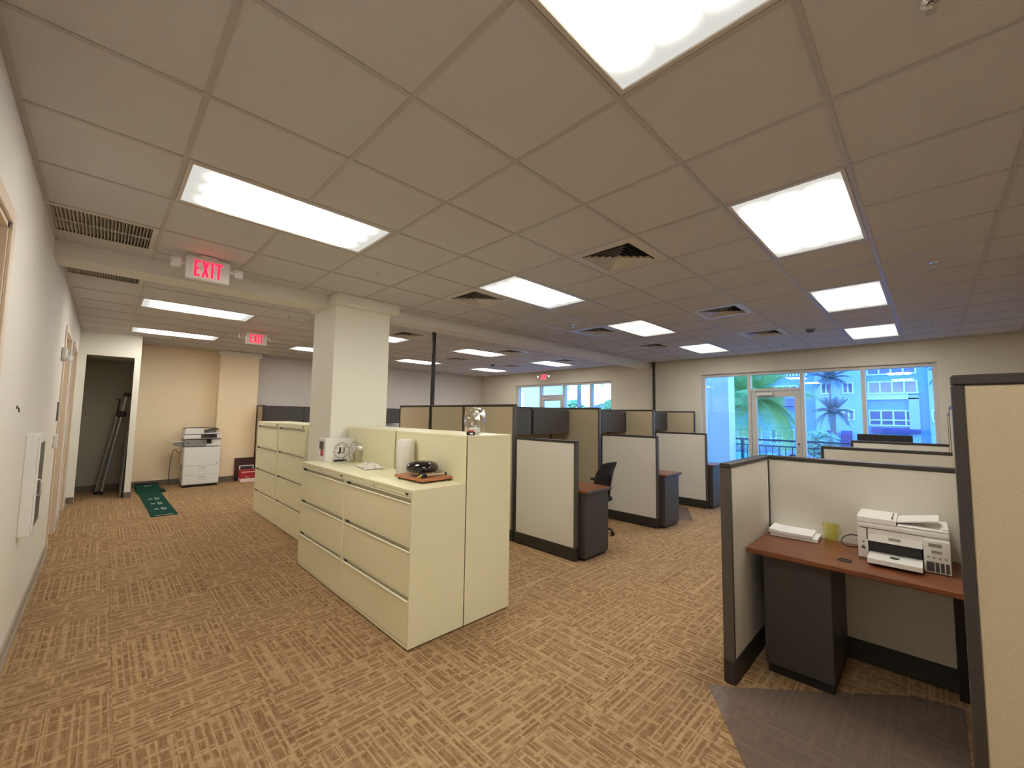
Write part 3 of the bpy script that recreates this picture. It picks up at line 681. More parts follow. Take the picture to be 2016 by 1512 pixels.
def pole(label, x, y, z0, z1):
    t = thing('power_pole', label, 'power pole', (x, y, z0)); obj('shaft', B(-.026, -.026, 0, .026, .026, z1 - z0, bev=.005), M['dark'], t)
    obj('collar', B(-.034, -.034, z1 - z0 - .012, .034, .034, z1 - z0, bev=.002), M['dark'], t)
    obj('cover_strip', B(-.030, -.012, .02, -.026, .012, z1 - z0 - .1), M['black'], t)
pole('dark power pole rising from the tall panels right of the column', AX[0], 5.505, HT, ZC); pole('thin dark power pole standing near the window wall corner', AX[3] + .19, 4.64, 0, ZC)

# overhead bins (front faces local -Y)
def make_bin():
    t = thing('overhead_bin', 'x', 'overhead bin', group='dark grey overhead storage bins'); w = .868
    b = MB(); b.prism([(-.39, .0), (0, 0), (0, .40), (-.33, .40), (-.39, .36)], 'x', 0, w); obj('body', b, M['bin'], t)
    d = obj('flipper_door', MB().prism([(-.405, -.004), (-.392, -.004), (-.392, .358), (-.335, .402), (-.342, .408), (-.405, .362)], 'x', .004, w - .004), M['bin'], t)
    k = MB(); k.cyl((w * .5, -.405, .05), (w * .5, -.412, .05), .009, n=12); obj('lock', k, M['chrome'], d, smooth=40); return t
bn = make_bin(); first = True
pos = ['left', 'right']
for q in range(3):
    x = [AX[q] + .035, (AX[q] + AX[q + 1]) / 2 + .005]
    for s in range(2):
        o = bn if first else dup(bn, 'x'); first = False
        o.location = (x[s], 4.617, 1.258)
        o['label'] = [['dark overhead bin against the nearest tall panel post, left of its pair', 'widest dark overhead bin with a small lock, nearest cubicle'], ['dark overhead bin behind the middle tall panel', 'dark overhead bin with lock above the middle low panel'], ['dark overhead bin partly hidden by the third tall panel', 'dark overhead bin closest to the window wall']][q][s]
for q, l in enumerate(['far dark bin left of the column, above the left cabinets', 'far dark bin directly left of the central column edge', 'far dark bin hidden mostly behind the central column', 'far dark bin just right of the central column']):
    o = dup(bn, l, (2.60 + q * .872, YF - .003, 1.262))
    o['group'] = 'dark bins on the far wall'

# ------------------------------------------------------------------ desks
def side_desk(label, x):
    t = thing('desk', label, 'desk', (x + .034, 2.60, 0), group='cubicle side desks'); w, L = .49, 1.98
    obj('worktop', B(0, 0, .712, w, L, .742, bev=.004), M['top'], t); obj('edge_band', B(0, -.004, .709, w + .004, 0, .741, bev=.002), M['dark2'], t)
    p = obj('pedestal', B(.012, .03, .03, w - .03, .60, .709, bev=.004), M['ped'], t); obj('toe_kick', B(.03, .05, 0, w - .05, .58, .03), M['black'], p)
    for q in range(3): 
        f = obj('drawer', B(w - .03, .035, .05 + q * .22, w - .012, .595, .05 + q * .22 + .205, bev=.003), M['ped'], p)
        k = MB(); k.tube([(w - .012, .25, .05 + q * .22 + .15), (w + .01, .25, .05 + q * .22 + .15), (w + .01, .38, .05 + q * .22 + .15), (w - .012, .38, .05 + q * .22 + .15)], .005, 6); obj('handle', k, M['dark'], f)
    obj('end_leg', B(.012, L - .05, 0, w - .03, L - .02, .71, bev=.003), M['ped'], t); return t
for q, l in enumerate(['cherry desk with grey end panel beside the nearest low panel', 'cherry desk with bluish grey end beside the middle low panel', 'cherry desk with grey end beside the low panel closest to window']): side_desk(l, AX[q])
t = thing('mobile_pedestal', 'low dark file pedestal with lock beside the office chair', 'pedestal', (5.28, 4.08, 0))
b_ = obj('body', B(-.20, 0, .03, .20, .50, .69, bev=.004), M['bin'], t); obj('toe_kick', B(-.18, .03, 0, .18, .48, .03), M['black'], t)
for q, (a, c) in enumerate(((.04, .34), (.35, .51), (.52, .68))): obj('drawer', B(-.195, -.014, a, .195, 0, c - .006, bev=.003), M['bin'], t)
k = MB(); k.cyl((.13, -.014, .64), (.13, -.02, .64), .009, n=12); obj('lock', k, M['chrome'], t, smooth=40)

# printer desk
t = thing('desk', 'cherry desk carrying the white printer', 'desk', (2.93, -.115, 0)); w, L = .615, .96
tp = obj('worktop', B(0, 0, .708, w, L, .74, bev=.005), M['top'], t)
gm = MB(); gm.lathe([(.034, .740), (.034, .7425), (.026, .7435), (.024, .7405), (.0, .7405)], (.16, .49, 0), n=24); obj('grommet', gm, M['black'], tp, smooth=40)
p = obj('pedestal', B(.07, .545, .055, w - .02, .885, .700, bev=.004), M['ped'], t, label='dark grey drawer pedestal'); obj('toe_kick', B(.09, .555, 0.0, w - .04, .875, .055), M['black'], p)
obj('support_leg', B(.55, .0, 0, w - .005, .06, .708), M['black'], t); obj('cable_rail', B(w - .03, .06, .62, w - .01, .5, .708), M['dark'], t)
# monitor beyond the farthest right panel, on its own desk
t = thing('desk', 'cherry desk hidden behind the farthest right panel', 'desk', (7.175, -.12, 0)); obj('worktop', B(0, 0, .708, .62, .90, .74, bev=.005), M['top'], t)
for s in (.02, .85): obj('end_leg', B(.03, s, 0, .58, s + .03, .708), M['ped'], t)
t = thing('monitor', 'black monitor top edge rising above the farthest right panel', 'monitor', (7.42, .43, .74))
obj('screen', B(-.02, -.275, .27, .012, .275, .615, bev=.006), M['black'], t); obj('stand', B(.012, -.03, .01, .04, .03, .40, bev=.004), M['black'], t); obj('foot', B(-.10, -.12, 0, .11, .12, .012, bev=.004), M['black'], t)

# chair mats
def chair_mat(label, pts):
    t = tag(obj('chair_mat', MB().prism(pts, 'z', .001, .004), M['matfilm']), label, 'chair mat'); return t
chair_mat('translucent vinyl chair mat on the carpet below the printer desk', [(2.60, .97), (2.10, .62), (1.86, .44), (1.79, -.02), (2.45, -.07), (3.40, -.07), (3.34, .13), (2.985, .51), (2.66, .88)])
chair_mat('clear chair mat corner in the middle left cubicle aisle', [(7.2, 2.97), (6.40, 2.55), (6.2, 2.75), (6.25, 3.5), (7.2, 3.5)])

# office chair
def office_chair(label, loc, rz):
    t = thing('office_chair', label, 'chair', loc, rz)   # faces local +X
    s = MB(); s.box(-.24, -.24, .43, .25, .24, .50, bev=.03, seg=3); obj('seat', s, M['mesh'], t, smooth=50)
    # curved backrest
    vs = []; fs = []; nz, ny = 9, 7
    for side in (0, 1):
        for a in range(nz):
            fz = a / (nz - 1); z = .55 + fz * .415; hw = (.215 - .045 * fz ** 3) * (1 - .25 * (1 - fz) ** 4); x = -.25 - .10 * fz + .03 * math.sin(fz * PI)
            for b in range(ny):
                fy = b / (ny - 1) * 2 - 1; vs.append((x + .045 * fy * fy - side * .028, hw * fy, z - .02 * fy ** 4 * (1 if fz > .8 else 0)))
    n = nz * ny
    for a in range(nz - 1):
        for b in range(ny - 1):
            i = a * ny + b; fs.append((i, i + 1, i + ny + 1, i + ny)); fs.append((n + i, n + i + ny, n + i + ny + 1, n + i + 1))
    for b in range(ny - 1): fs.append((b, n + b, n + b + 1, b + 1)); i = (nz - 1) * ny + b; fs.append((i, i + 1, n + i + 1, n + i))
    for a in range(nz - 1): i = a * ny; fs.append((i, i + ny, n + i + ny, n + i)); i += ny - 1; fs.append((i, n + i, n + i + ny, i + ny))
    obj('backrest', MB()._add(vs, fs), M['mesh'], t, smooth=50)
    obj('back_bar', MB().tube([(-.05, 0, .44), (-.26, 0, .46), (-.31, 0, .55), (-.335, 0, .80)], .018), M['black'], t, smooth=50)
    for sgn in (-1, 1):
        a = MB().tube([(-.02, sgn * .24, .44), (-.02, sgn * .29, .46), (-.03, sgn * .30, .66)], .016); ar = obj('armrest', a, M['black'], t, smooth=50)
        obj('arm_pad', B(-.14, sgn * .30 - .035, .66, .13, sgn * .30 + .035, .69, bev=.012, seg=2), M['black'], ar, smooth=50)
    obj('gas_column', MB().cyl((0, 0, .10), (0, 0, .30), .028).cyl((0, 0, .30), (0, 0, .43), .016), M['black'], t, smooth=50)
    for q in range(5):
        an = q * 2 * PI / 5 + 1.22; c, sn = math.cos(an), math.sin(an)
        l = obj('base_leg', MB().tube([(0, 0, .125), (.16 * c, .16 * sn, .115), (.31 * c, .31 * sn, .075)], [.026, .02, .014]), M['black'], t, smooth=50)
        px, py = -sn, c; w_ = MB()
        for s_ in (-1, 1): w_.cyl((.32 * c + px * s_ * .008, .32 * sn + py * s_ * .008, .026), (.32 * c + px * s_ * .024, .32 * sn + py * s_ * .024, .026), .026, n=14)
        w_.cyl((.31 * c, .31 * sn, .03), (.31 * c, .31 * sn, .08), .008); obj('caster', w_, M['black'], l, smooth=40)
office_chair('black mesh office chair pulled up in the nearest left cubicle', (4.61, 3.21, 0), 1.62)


# ------------------------------------------------------------------ things on the printer desk
t = thing('inkjet_printer', 'white all-in-one inkjet printer with ink tanks on the cherry desk', 'printer', (3.215, .325, .7405))
w = .375   # local: front at x=0 facing -X, left end y=0, right end y=-w
bd = MB(); bd.prism([(0, .012), (0, .165), (.012, .178), (.318, .178), (.322, .17), (.322, .012), (.31, 0), (.012, 0)], 'y', -w, -.255 - .02)
bd.prism([(0, .012), (0, .178), (.322, .178), (.322, .0), (.012, 0)], 'y', -.045, 0); bd.box(.16, -.29, 0, .322, -.04, .178); bd.box(0, -.29, .115, .17, -.04, .178); bd.box(.01, -.29, 0, .17, -.04, .02)
obj('body', bd, M['white'], t)
obj('paper_slot', B(.02, -.268, .02, .16, -.046, .114), M['black'], t)
fp = obj('control_flap', MB().prism([(-.012, .112), (-.002, .150), (.01, .150), (.01, .108)], 'y', -.272, -.048), M['white'], t)
obj('display', MB().prism([(-.0082, .128), (-.004, .143), (.0, .143), (-.002, .128)], 'y', -.185, -.135), M['grey'], fp)
sc = obj('scanner_unit', B(-.004, -w - .002, .181, .326, .002, .212, bev=.010, seg=2), M['white'], t, smooth=40)
ad = obj('document_feeder', MB().prism([(-.002, .213), (.0, .240), (.12, .250), (.26, .246), (.30, .213)], 'y', -.17, 0), M['white'], t, smooth=30)
obj('feeder_slot', B(.03, -.155, .2425, .20, -.150, .2515), M['dgrey'], ad)
tr = MB(); tr.prism([(-.165, .226), (-.340, .262), (-.340, .268), (-.165, .234)], 'x', .03, .24); obj('feeder_tray', tr, M['white'], ad)
obj('lid_right', B(.0, -w, .213, .31, -.175, .222, bev=.003), M['white'], sc); obj('lid_latch', B(.01, -w - .001, .222, .05, -w + .03, .236, bev=.003), M['white'], sc)
ot = obj('output_tray', MB().prism([(.10, .030), (-.12, .018), (-.135, .018), (-.135, .042), (-.125, .044), (.10, .050)], 'y', -.270, -.050), M['white'], t)
obj('paper_stop', MB().cyl((-.06, -.16, .046), (-.06, -.16, .050), .02, n=16), M['dgrey'], ot)
it = obj('ink_tank', B(-.028, -w - .002, .002, .10, -.275, .172, bev=.006, seg=2), M['offwhite'], t, smooth=40)
for q, (a, wd) in enumerate(((-.284, .030), (-.318, .014), (-.337, .014), (-.356, .014))): obj('ink_window', B(-.030, a - wd, .010, -.026, a, .060, bev=.001), M['dgrey'], it)
obj('ink_label', B(-.0295, -.345, .138, -.027, -.295, .156), M['grey'], it); obj('ink_label', B(-.0295, -.345, .106, -.027, -.305, .120), M['grey'], it)
for q in range(4): obj('button', MB().cyl((-.028, -.292 - q * .022, .083), (-.031, -.292 - q * .022, .083), .005, n=10), M['grey'], it)
obj('power_mark', B(-.002, -.030, .095, .001, -.022, .103), M['dgrey'], t); obj('brand_mark', B(-.002, -.034, .060, .001, -.014, .068), M['dgrey'], t); obj('brand_mark', B(-.002, -.030, .070, .001, -.018, .076), M['dgrey'], t)
tag(obj('power_cable', MB().tube(smooth_pts([(3.52, .335, .80), (3.50, .39, .805), (3.47, .425, .785), (3.44, .43, .760), (3.43, .40, .746), (3.45, .36, .744), (3.50, .34, .744)]), .0035, 7), M['black'], smooth=60), 'looped black cable left of the white printer', 'cable')
t = thing('paper_stack', 'stack of white paper on the left of the cherry desk', 'paper', (3.46, .69, .742), .05)
obj('lower_ream', B(-.108, -.142, 0, .108, .125, .022, bev=.002), M['paper'], t)
vs = []; fs = []
for lay, z in ((0, .0225), (1, .040)):
    for a in range(9):
        for b in range(2): vs.append(((b * 2 - 1) * .106 - .012, -.115 + a / 8 * .245, z + (.010 * max(0, (a - 5) / 3) ** 2 if lay else .006 * max(0, (a - 5) / 3) ** 2)))
for a in range(8): i = a * 2; fs += [(i, i + 1, i + 3, i + 2), (18 + i, 18 + i + 2, 18 + i + 3, 18 + i + 1), (i, i + 2, 18 + i + 2, 18 + i), (i + 1, 18 + i + 1, 18 + i + 3, i + 3)]
fs += [(0, 18, 19, 1), (16, 17, 35, 34)]
obj('upper_sheets', MB()._add(vs, fs), M['paper'], t)
t = thing('plastic_cup', 'translucent yellow plastic cup between paper stack and printer', 'cup', (3.488, .492, .7405))
obj('cup_wall', MB().lathe([(.030, 0), (.031, .004), (.042, .112), (.046, .120), (.0445, .120), (.0405, .112), (.0295, .006), (0, .006)], n=28), M['cupmat'], t, smooth=40)
obj('handle', MB().tube([(.030, -.028, .10), (.045, -.045, .10), (.046, -.046, .05), (.027, -.028, .04)], .004, 8), M['cupmat'], t, smooth=60)

# ------------------------------------------------------------------ things on the filing cabinets
ZT = 1.0355
t = thing('cardboard_box', 'white catering box with round black logo on the low cabinet', 'box', (1.645, 4.372, ZT)); bw_, bl, bh = .295, .212, .235
obj('carton', B(0, 0, 0, bw_, bl, bh, bev=.003), M['card'], t); obj('lid_flap', B(-.001, -.002, bh - .03, bw_ + .012, 0, bh + .002), M['card'], t)
lg = MB(); cx, cz, r0 = .165, .112, .082
n = 48; vs = []
for rr in (r0, r0 - .004):
    for y in (-.0005, -.0012): vs += [(cx + rr * math.cos(2 * PI * k / n), y, cz + rr * math.sin(2 * PI * k / n)) for k in range(n)]
lg._add(vs, [(n + k, n + (k + 1) % n, 3 * n + (k + 1) % n, 3 * n + k) for k in range(n)])
lo = obj('logo_ring', lg, M['black'], t)
def place_char(mb_out, ch, size, x, z, rot, y):
    m = text_mesh(ch, size, .0002); R_ = Matrix.Rotation(rot, 4, 'Y') @ Matrix.Rotation(PI / 2, 4, 'X')
    m.xform(Matrix.Translation((x, y, z)) @ R_); mb_out._add(m.v, m.f)
tx = MB(); word = 'GOURMET STREET'
for k, ch in enumerate(word):
    if ch == ' ': continue
    an = math.radians(162 - k * (144 / (len(word) - 1))); place_char(tx, ch, .021, cx + .063 * math.cos(an), cz + .063 * math.sin(an), PI / 2 - an, -.0012)
obj('logo_text', tx, M['black'], lo)
jm = MB(); 
for q, dx in ((0, -.022), (1, .020)):
    m2 = MB(); m2.prism([(dx - .002, cz + .032), (dx + .017, cz + .032), (dx + .017, cz - .018), (dx + .008, cz - .034), (dx - .014, cz - .034), (dx - .018, cz - .018), (dx - .004, cz - .018), (dx - .002, cz - .012)], 'y', -.0014, -.0005)
    m2.xform(Matrix.Translation((cx, 0, 0))); obj('logo_letter_j', m2, M['black' if q == 0 else 'print_grey'], lo)
for s in (-1, 1): obj('logo_star', MB().cyl((cx + s * .064, -.0005, cz - .016), (cx + s * .064, -.0014, cz - .016), .004, n=8), M['black'], lo)
ptr = obj('photo_print', B(-.0012, .050, .125, .0002, .165, .205), M['dgrey'], t); obj('photo_print', B(-.0012, .052, .055, .0002, .130, .123), M['print_red'], t)
t = thing('marker_pen', 'black marker lying in front of the white box', 'marker', (1.725, 4.345, ZT + .011), -.06)
obj('barrel', MB().cyl((0, 0, 0), (.085, 0, 0), .010, n=14), M['black'], t, smooth=40); obj('cap', MB().cyl((.083, 0, 0), (.125, 0, 0), .011, n=14), M['black'], t, smooth=40)
def blob(c, r, h, seed, amp=.16, nu=22, nv=14):
    vs = []; fs = []
    for a in range(nv + 1):
        th = PI * a / nv
        for b in range(nu):
            ph = 2 * PI * b / nu; d = Vector((math.sin(th) * math.cos(ph), math.sin(th) * math.sin(ph), math.cos(th)))
            k = 1 + amp * mnoise.noise(d * 2.6 + Vector((seed, 0, 0))) + amp * .5 * mnoise.noise(d * 6 + Vector((0, seed, 0)))
            sq = (abs(d.x) ** 3 + abs(d.y) ** 3 + abs(d.z) ** 3) ** (-1 / 3)
            z = max(0, h / 2 + d.z * h / 2 * k * sq); vs.append((c[0] + d.x * r * k * sq, c[1] + d.y * r * k * sq, c[2] + z))
    for a in range(nv):
        for b in range(nu): fs.append((a * nu + b, a * nu + (b + 1) % nu, (a + 1) * nu + (b + 1) % nu, (a + 1) * nu + b))
    return MB()._add(vs, fs)
def fan(n, r, hgt, M4):
    mb = MB()
    for k in range(n):
        a0, a1 = 2 * PI * k / n, 2 * PI * (k + 1) / n; am = (a0 + a1) / 2
        mb._add([(0, 0, hgt), (r * math.cos(a0), r * math.sin(a0), 0), (r * .92 * math.cos(am), r * .92 * math.sin(am), -.012 if k % 2 else .010), (r * math.cos(a1), r * math.sin(a1), 0)], [(0, 1, 2), (0, 2, 3)])
    return mb.xform(M4)
t = thing('plastic_jar', 'crinkled clear plastic bag with silver lid beside the white box', 'plastic bag', (1.885, 4.19, ZT))
obj('film', blob((0, 0, 0), .058, .20, 3.1), M['clear'], t, smooth=30); obj('silver_lid', fan(9, .055, .02, Matrix.Translation((.0, -.02, .155)) @ Matrix.Rotation(.75, 4, 'X') @ Matrix.Rotation(-.35, 4, 'Y')), M['foil'], t)
obj('fold', blob((-.05, .035, 0), .05, .09, 8.0, .3), M['clear'], t, smooth=30)
t = thing('plastic_bag', 'round clear plastic bag with silvery gathers on the tall cabinet', 'plastic bag', (2.135, 2.575, 1.3855))
obj('film', blob((0, 0, 0), .080, .215, 11.3, .14), M['clear'], t, smooth=30); obj('inner_film', blob((-.015, .01, 0), .058, .15, 5.5, .3), M['clear'], t, smooth=25)
obj('silver_gather', fan(7, .052, .022, Matrix.Translation((.012, -.035, .155)) @ Matrix.Rotation(.95, 4, 'X') @ Matrix.Rotation(-.5, 4, 'Y')), M['foil'], t); obj('folded_sheet', B(-.045, -.05, .012, .02, .03, .055, bev=.008), M['card'], t)
t = thing('tape_measure', 'small black and red tape measure by the clear bag', 'tape measure', (2.045, 2.515, 1.3855), -.7)
obj('case', B(-.034, -.018, 0, .034, .018, .026, bev=.006, seg=2), M['black'], t, smooth=40); obj('grip', B(-.024, -.019, .020, .024, .019, .036, bev=.007, seg=2), M['red'], t, smooth=40); obj('sticker', B(-.008, -.0195, .006, .016, -.0175, .018), M['white'], t)
# crumpled cloth
vs = []; fs = []; N = 26
for a in range(N):
    for b in range(N):
        u, v = a / (N - 1) - .5, b / (N - 1) - .5; rr = max(abs(u), abs(v)) * 2
        hgt = max(0, 1 - rr ** 2.2) * (.020 + .040 * max(0, mnoise.noise(Vector((u * 4 + 2, v * 4, 1.7))) + .35)) + .008 * abs(mnoise.noise(Vector((u * 13, v * 13, 4.2))))
        edge = 1 + .28 * mnoise.noise(Vector((u * 3.1, v * 3.1, 9)))
        vs.append((u * .17 * edge, v * .30 * edge, .003 + hgt))
for a in range(N - 1):
    for b in range(N - 1): i = a * N + b; fs.append((i, i + 1, i + N + 1, i + N))
o = tag(obj('cleaning_cloth', MB()._add(vs, fs), M['cloth'], smooth=70, loc=(1.80, 3.68, ZT + .0008), rz=-.2), 'crumpled white cloth on the low beige cabinet', 'cloth'); sm = o.modifiers.new('thick', 'SOLIDIFY'); sm.thickness = .002; sm.offset = 1
t = thing('paper_towel_roll', 'upright white paper towel roll beside the black bell', 'paper towels', (1.876, 3.19, ZT))
obj('roll', MB().lathe([(.021, .0), (.074, 0), (.076, .003), (.076, .282), (.073, .286), (.021, .286)], n=36), M['cloth'], t, smooth=40); obj('core', MB().lathe([(.0205, .001), (.0205, .277), (.018, .277), (.018, .001)], n=20), M['brown'], t, smooth=40)
t = thing('mounted_bell', 'black dome bell with mallet mounted on a wooden plaque', 'bell', (1.808, 2.80, ZT), .03)
pq = obj('plaque', B(-.140, -.19, .012, .140, .19, .034, bev=.008, seg=2), M['plaque'], t)
for sx_ in (-.11, .11):
    for sy_ in (-.16, .16): obj('foot', MB().cyl((sx_, sy_, 0), (sx_, sy_, .013), .012, n=10), M['black'], pq)
obj('bell_base', MB().lathe([(.070, .034), (.074, .040), (.074, .060), (.066, .066), (0, .066)], (0, .015, 0), n=32), M['steel'], t, smooth=40)
obj('bell_dome', MB().lathe([(.096, .066), (.116, .064), (.126, .076), (.126, .098), (.112, .124), (.08, .140), (.02, .146), (0, .146)], (0, .015, 0), n=40), mat('bell_black', (.008, .008, .008, 1), .08, coat=.6, noise=0), t, smooth=50)
ml = obj('mallet', MB().cyl((-.115, -.128, .052), (.09, -.150, .052), .008, n=12), M['doorwood'], t, smooth=40, label='mallet with pale turned wooden handle')
obj('mallet_head', MB().cyl((-.09, -.16, .052), (-.085, -.10, .052), .015, n=14), M['black'], ml, smooth=40); obj('mallet_tip', MB().lathe([(.001, -.012), (.010, -.008), (.012, 0), (.010, .008), (.001, .012)], (.10, -.151, .052), n=12), M['black'], ml, smooth=60)
obj('striker_post', MB().cyl((-.085, -.085, .034), (-.085, -.085, .085), .011, n=12), M['black'], t, smooth=40); obj('cord', MB().tube([(-.125 + .012 * math.cos(q), -.13 + .012 * math.sin(q), .036 + q * .0012) for q in [x * .6 for x in range(22)]], .004, 6), M['yellow'], t, smooth=60)

# ------------------------------------------------------------------ left wall fittings
t = thing('wall_cabinet', 'white shallow wall cabinet with dark glazed front on the left wall', 'cabinet', (XL, 4.20, .70))
obj('box', B(0.0, 0, 0, .055, .36, .67, bev=.004), M['white'], t); dr = obj('glazed_door', B(.055, .015, .02, .066, .345, .65, bev=.003), M['white'], t); obj('dark_pane', B(.066, .05, .06, .0675, .31, .61), M['dgrey'], dr)
obj('pull_handle', MB().tube([(.066, .035, .26), (.085, .035, .27), (.085, .035, .36), (.066, .035, .37)], .005, 8), M['steel'], dr, smooth=50)
t = thing('emergency_light', 'white twin-head emergency light high on the left wall', 'emergency light', (XL, 6.51, 2.06))
obj('battery_box', B(0, -.13, 0, .035, .13, .13, bev=.008), M['offwhite'], t)
for s in (-1, 1): obj('lamp_head', MB().cyl((.030, s * .07, .03), (.072, s * .085, .02), .022, .03, n=18), M['white'], t, smooth=40)
t = thing('room_sign', 'narrow dark room sign beside the nearer left door', 'sign', (XL, 6.50, 1.41)); obj('plate', B(0, 0, 0, .008, .16, .20, bev=.002), M['dark2'], t); obj('insert', B(.008, .02, .12, .0095, .14, .18), M['grey'], t)
t = thing('thermostat', 'white thermostat below the dark room sign', 'thermostat', (XL, 6.40, 1.13)); obj('body', B(0, 0, 0, .03, .10, .14, bev=.008, seg=2), M['white'], t, smooth=40); obj('dial', MB().cyl((.03, .05, .07), (.036, .05, .07), .02, n=18), M['offwhite'], t, smooth=40)
t = thing('coat_hook', 'small dark coat hook alone on the white left wall', 'hook', (XL, 3.64, 1.54)); obj('rose', MB().cyl((0, 0, .01), (.004, 0, .01), .010, n=14), M['dark'], t, smooth=40); obj('prong', MB().tube([(.004, 0, .01), (.009, 0, .004), (.010, 0, -.012), (.013, 0, -.018)], .003, 8), M['dark'], t, smooth=60)

# ------------------------------------------------------------------ far left: photocopier and floor things
t = thing('photocopier', 'large white office photocopier against the tan far wall', 'photocopier', (1.19, 10.46, 0), -.03)   # front faces -Y, width +X
w, d = .60, .60
obj('caster_base', B(.02, .02, 0, w - .02, d - .02, .05), M['black'], t)
obj('lower_body', B(0, .0, .05, w, d, .80, bev=.012, seg=2), M['white'], t, smooth=30)
for a, b_ in ((.06, .235), (.245, .42)):
    df = obj('paper_drawer', B(.008, -.010, a, w - .008, 0, b_, bev=.003), M['white'], t)
    for q in range(3): obj('pull_slot', B(.24, -.0125, b_ - .045 - q * .028, .375, -.009, b_ - .035 - q * .028, bev=.001), M['grey' if q == 0 else 'offwhite'], df)
obj('front_cover', B(.008, -.010, .43, w - .008, 0, .79, bev=.003), M['white'], t); obj('status_dot', B(w - .06, -.013, .455, w - .045, -.009, .47), M['dgrey'], t)
obj('dark_seam', B(.004, .004, .80, w - .004, d - .01, .812), M['black'], t)
g_ = MB(); g_.box(0, .0, .812, .36, d, .945, bev=.006); obj('exit_bay', g_, M['grey'], t); obj('bay_mark', B(.045, -.002, .87, .075, 0, .90), M['dgrey'], t)
obj('bay_gap', B(.36, .05, .812, .44, d, .945), M['black'], t); obj('bay_right', B(.44, -.002, .812, w, d, .945, bev=.006), M['white'], t); obj('bay_tray', B(.355, -.001, .812, .445, .2, .86, bev=.004), M['offwhite'], t)
obj('dark_seam', B(.004, .004, .945, w, d, .962), M['black'], t)
sc = obj('scanner_unit', B(-.01, .0, .962, w - .01, d - .02, 1.045, bev=.010, seg=2), M['white'], t, smooth=30); obj('dark_seam', B(0, .006, 1.045, w - .02, d - .03, 1.056), M['black'], t)
adf = obj('document_feeder', MB().prism([(-.005, 1.056), (.005, 1.155), (.03, 1.175), (.30, 1.170), (.31, 1.056)], 'y', .02, d - .05), M['white'], t)
obj('feeder_tray', MB().prism([(.31, 1.075), (.31, 1.10), (.56, 1.165), (.575, 1.150)], 'y', .10, d - .06), M['dgrey'], adf); obj('feeder_lid', B(.31, .02, 1.056, .585, d - .05, 1.08, bev=.004), M['white'], adf); obj('feeder_top', MB().prism([(-.002, 1.160), (.03, 1.178), (.30, 1.186), (.58, 1.168), (.58, 1.160), (.30, 1.176), (.03, 1.170)], 'y', d - .28, d - .05), M['dgrey'], adf)
obj('control_panel', MB().prism([(-.075, .985), (-.085, .995), (-.012, 1.060), (.004, 1.050), (.004, .985)], 'x', .26, .52), M['dgrey'], t); obj('screen', MB().prism([(-.080, 1.003), (-.0815, 1.0045), (-.025, 1.0548), (-.0235, 1.0535)], 'x', .30, .49), M['black'], t)
bt_ = obj('bypass_tray', MB().prism([(-.005, .80), (-.005, .90), (-.13, .885), (-.14, .835)], 'y', .10, .42), M['grey'], t); obj('tray_sheet', MB().prism([(-.01, .902), (-.14, .894), (-.30, .955), (-.298, .958), (-.14, .898), (-.01, .906)], 'y', .14, .40), M['card'], bt_)
obj('side_handle', B(-.006, .2, .30, .001, .25, .44), M['dgrey'], t); obj('power_cord', MB().tube(smooth_pts([(-.005, .45, .68), (-.05, .46, .66), (-.11, .48, .73), (-.15, .5, .60), (-.17, .53, .25), (-.16, .55, .02)]), .006, 7), M['dark2'], t, smooth=60)
# putting mat
t = thing('putting_mat', 'dark green indoor putting mat lying on the carpet', 'putting mat', (.735, 7.92, 0), .012)
obj('green_strip', B(-.155, 0, .0, .155, 2.35, .008, bev=.003), M['green'], t)
rp = obj('raised_end', MB().prism([(2.25, .008), (2.95, .075), (3.02, .075), (3.02, .0), (2.25, .0)], 'x', -.17, .17), M['green'], t); obj('backstop', B(-.175, 3.02, 0, .175, 3.05, .10, bev=.004), M['black'], rp)
obj('hole_rim', MB().lathe([(.055, 0), (.055, .004), (.05, .004), (.05, 0)], (.0, 2.80, .062), n=24), M['white'], rp); obj('ball_return', B(.175, 2.25, 0, .225, 2.62, .05, bev=.012), M['black'], t)
for q in range(3):
    for s in (-1, 1): 
        mk = MB(); mk.xform(Matrix()); y0 = .42 + q * .50
        m = text_mesh(['6ft', '4ft', '2ft'][q] if s < 0 else 'PUTT', .085, .0004); m.xform(Matrix.Translation((s * .045, y0 + .15, .0085)) @ Matrix.Rotation(PI / 2, 4, 'Z')); obj('white_print', m, M['offwhite'], t)
obj('white_print', B(-.10, .045, .0078, .09, .058, .0086), M['offwhite'], t)
# carton corner
t = thing('carton', 'red and white carton on the floor by the left cabinets', 'box', (2.20, 10.53, 0)); obj('carton_base', B(0, 0, 0, .305, .245, .075, bev=.003), M['pink'], t); obj('carton_body', B(.002, .002, .075, .303, .243, .25, bev=.004), M['red'], t)
obj('pale_stripe', B(.02, -.0012, .205, .285, .001, .222), M['pink'], t); obj('pale_stripe', B(.08, -.0012, .10, .16, .001, .112), M['pink'], t)
tag(obj('board', B(2.135, 10.815, 0, 2.505, 10.845, .50, bev=.004), M['brown']), 'dark brown board standing behind the red carton', 'board')
t = thing('picture_frame', 'white framed dark picture standing behind the red carton', 'picture frame', (2.215, 10.782, 0))
f = MB()
for a in (0, .262): f.box(a, 0, 0, a + .022, .022, .335)
f.box(.022, 0, .313, .262, .022, .335); f.box(.022, 0, 0, .262, .022, .022); obj('frame', f, M['white'], t); obj('picture', B(.022, .008, .022, .262, .014, .313), M['dgrey'], t)
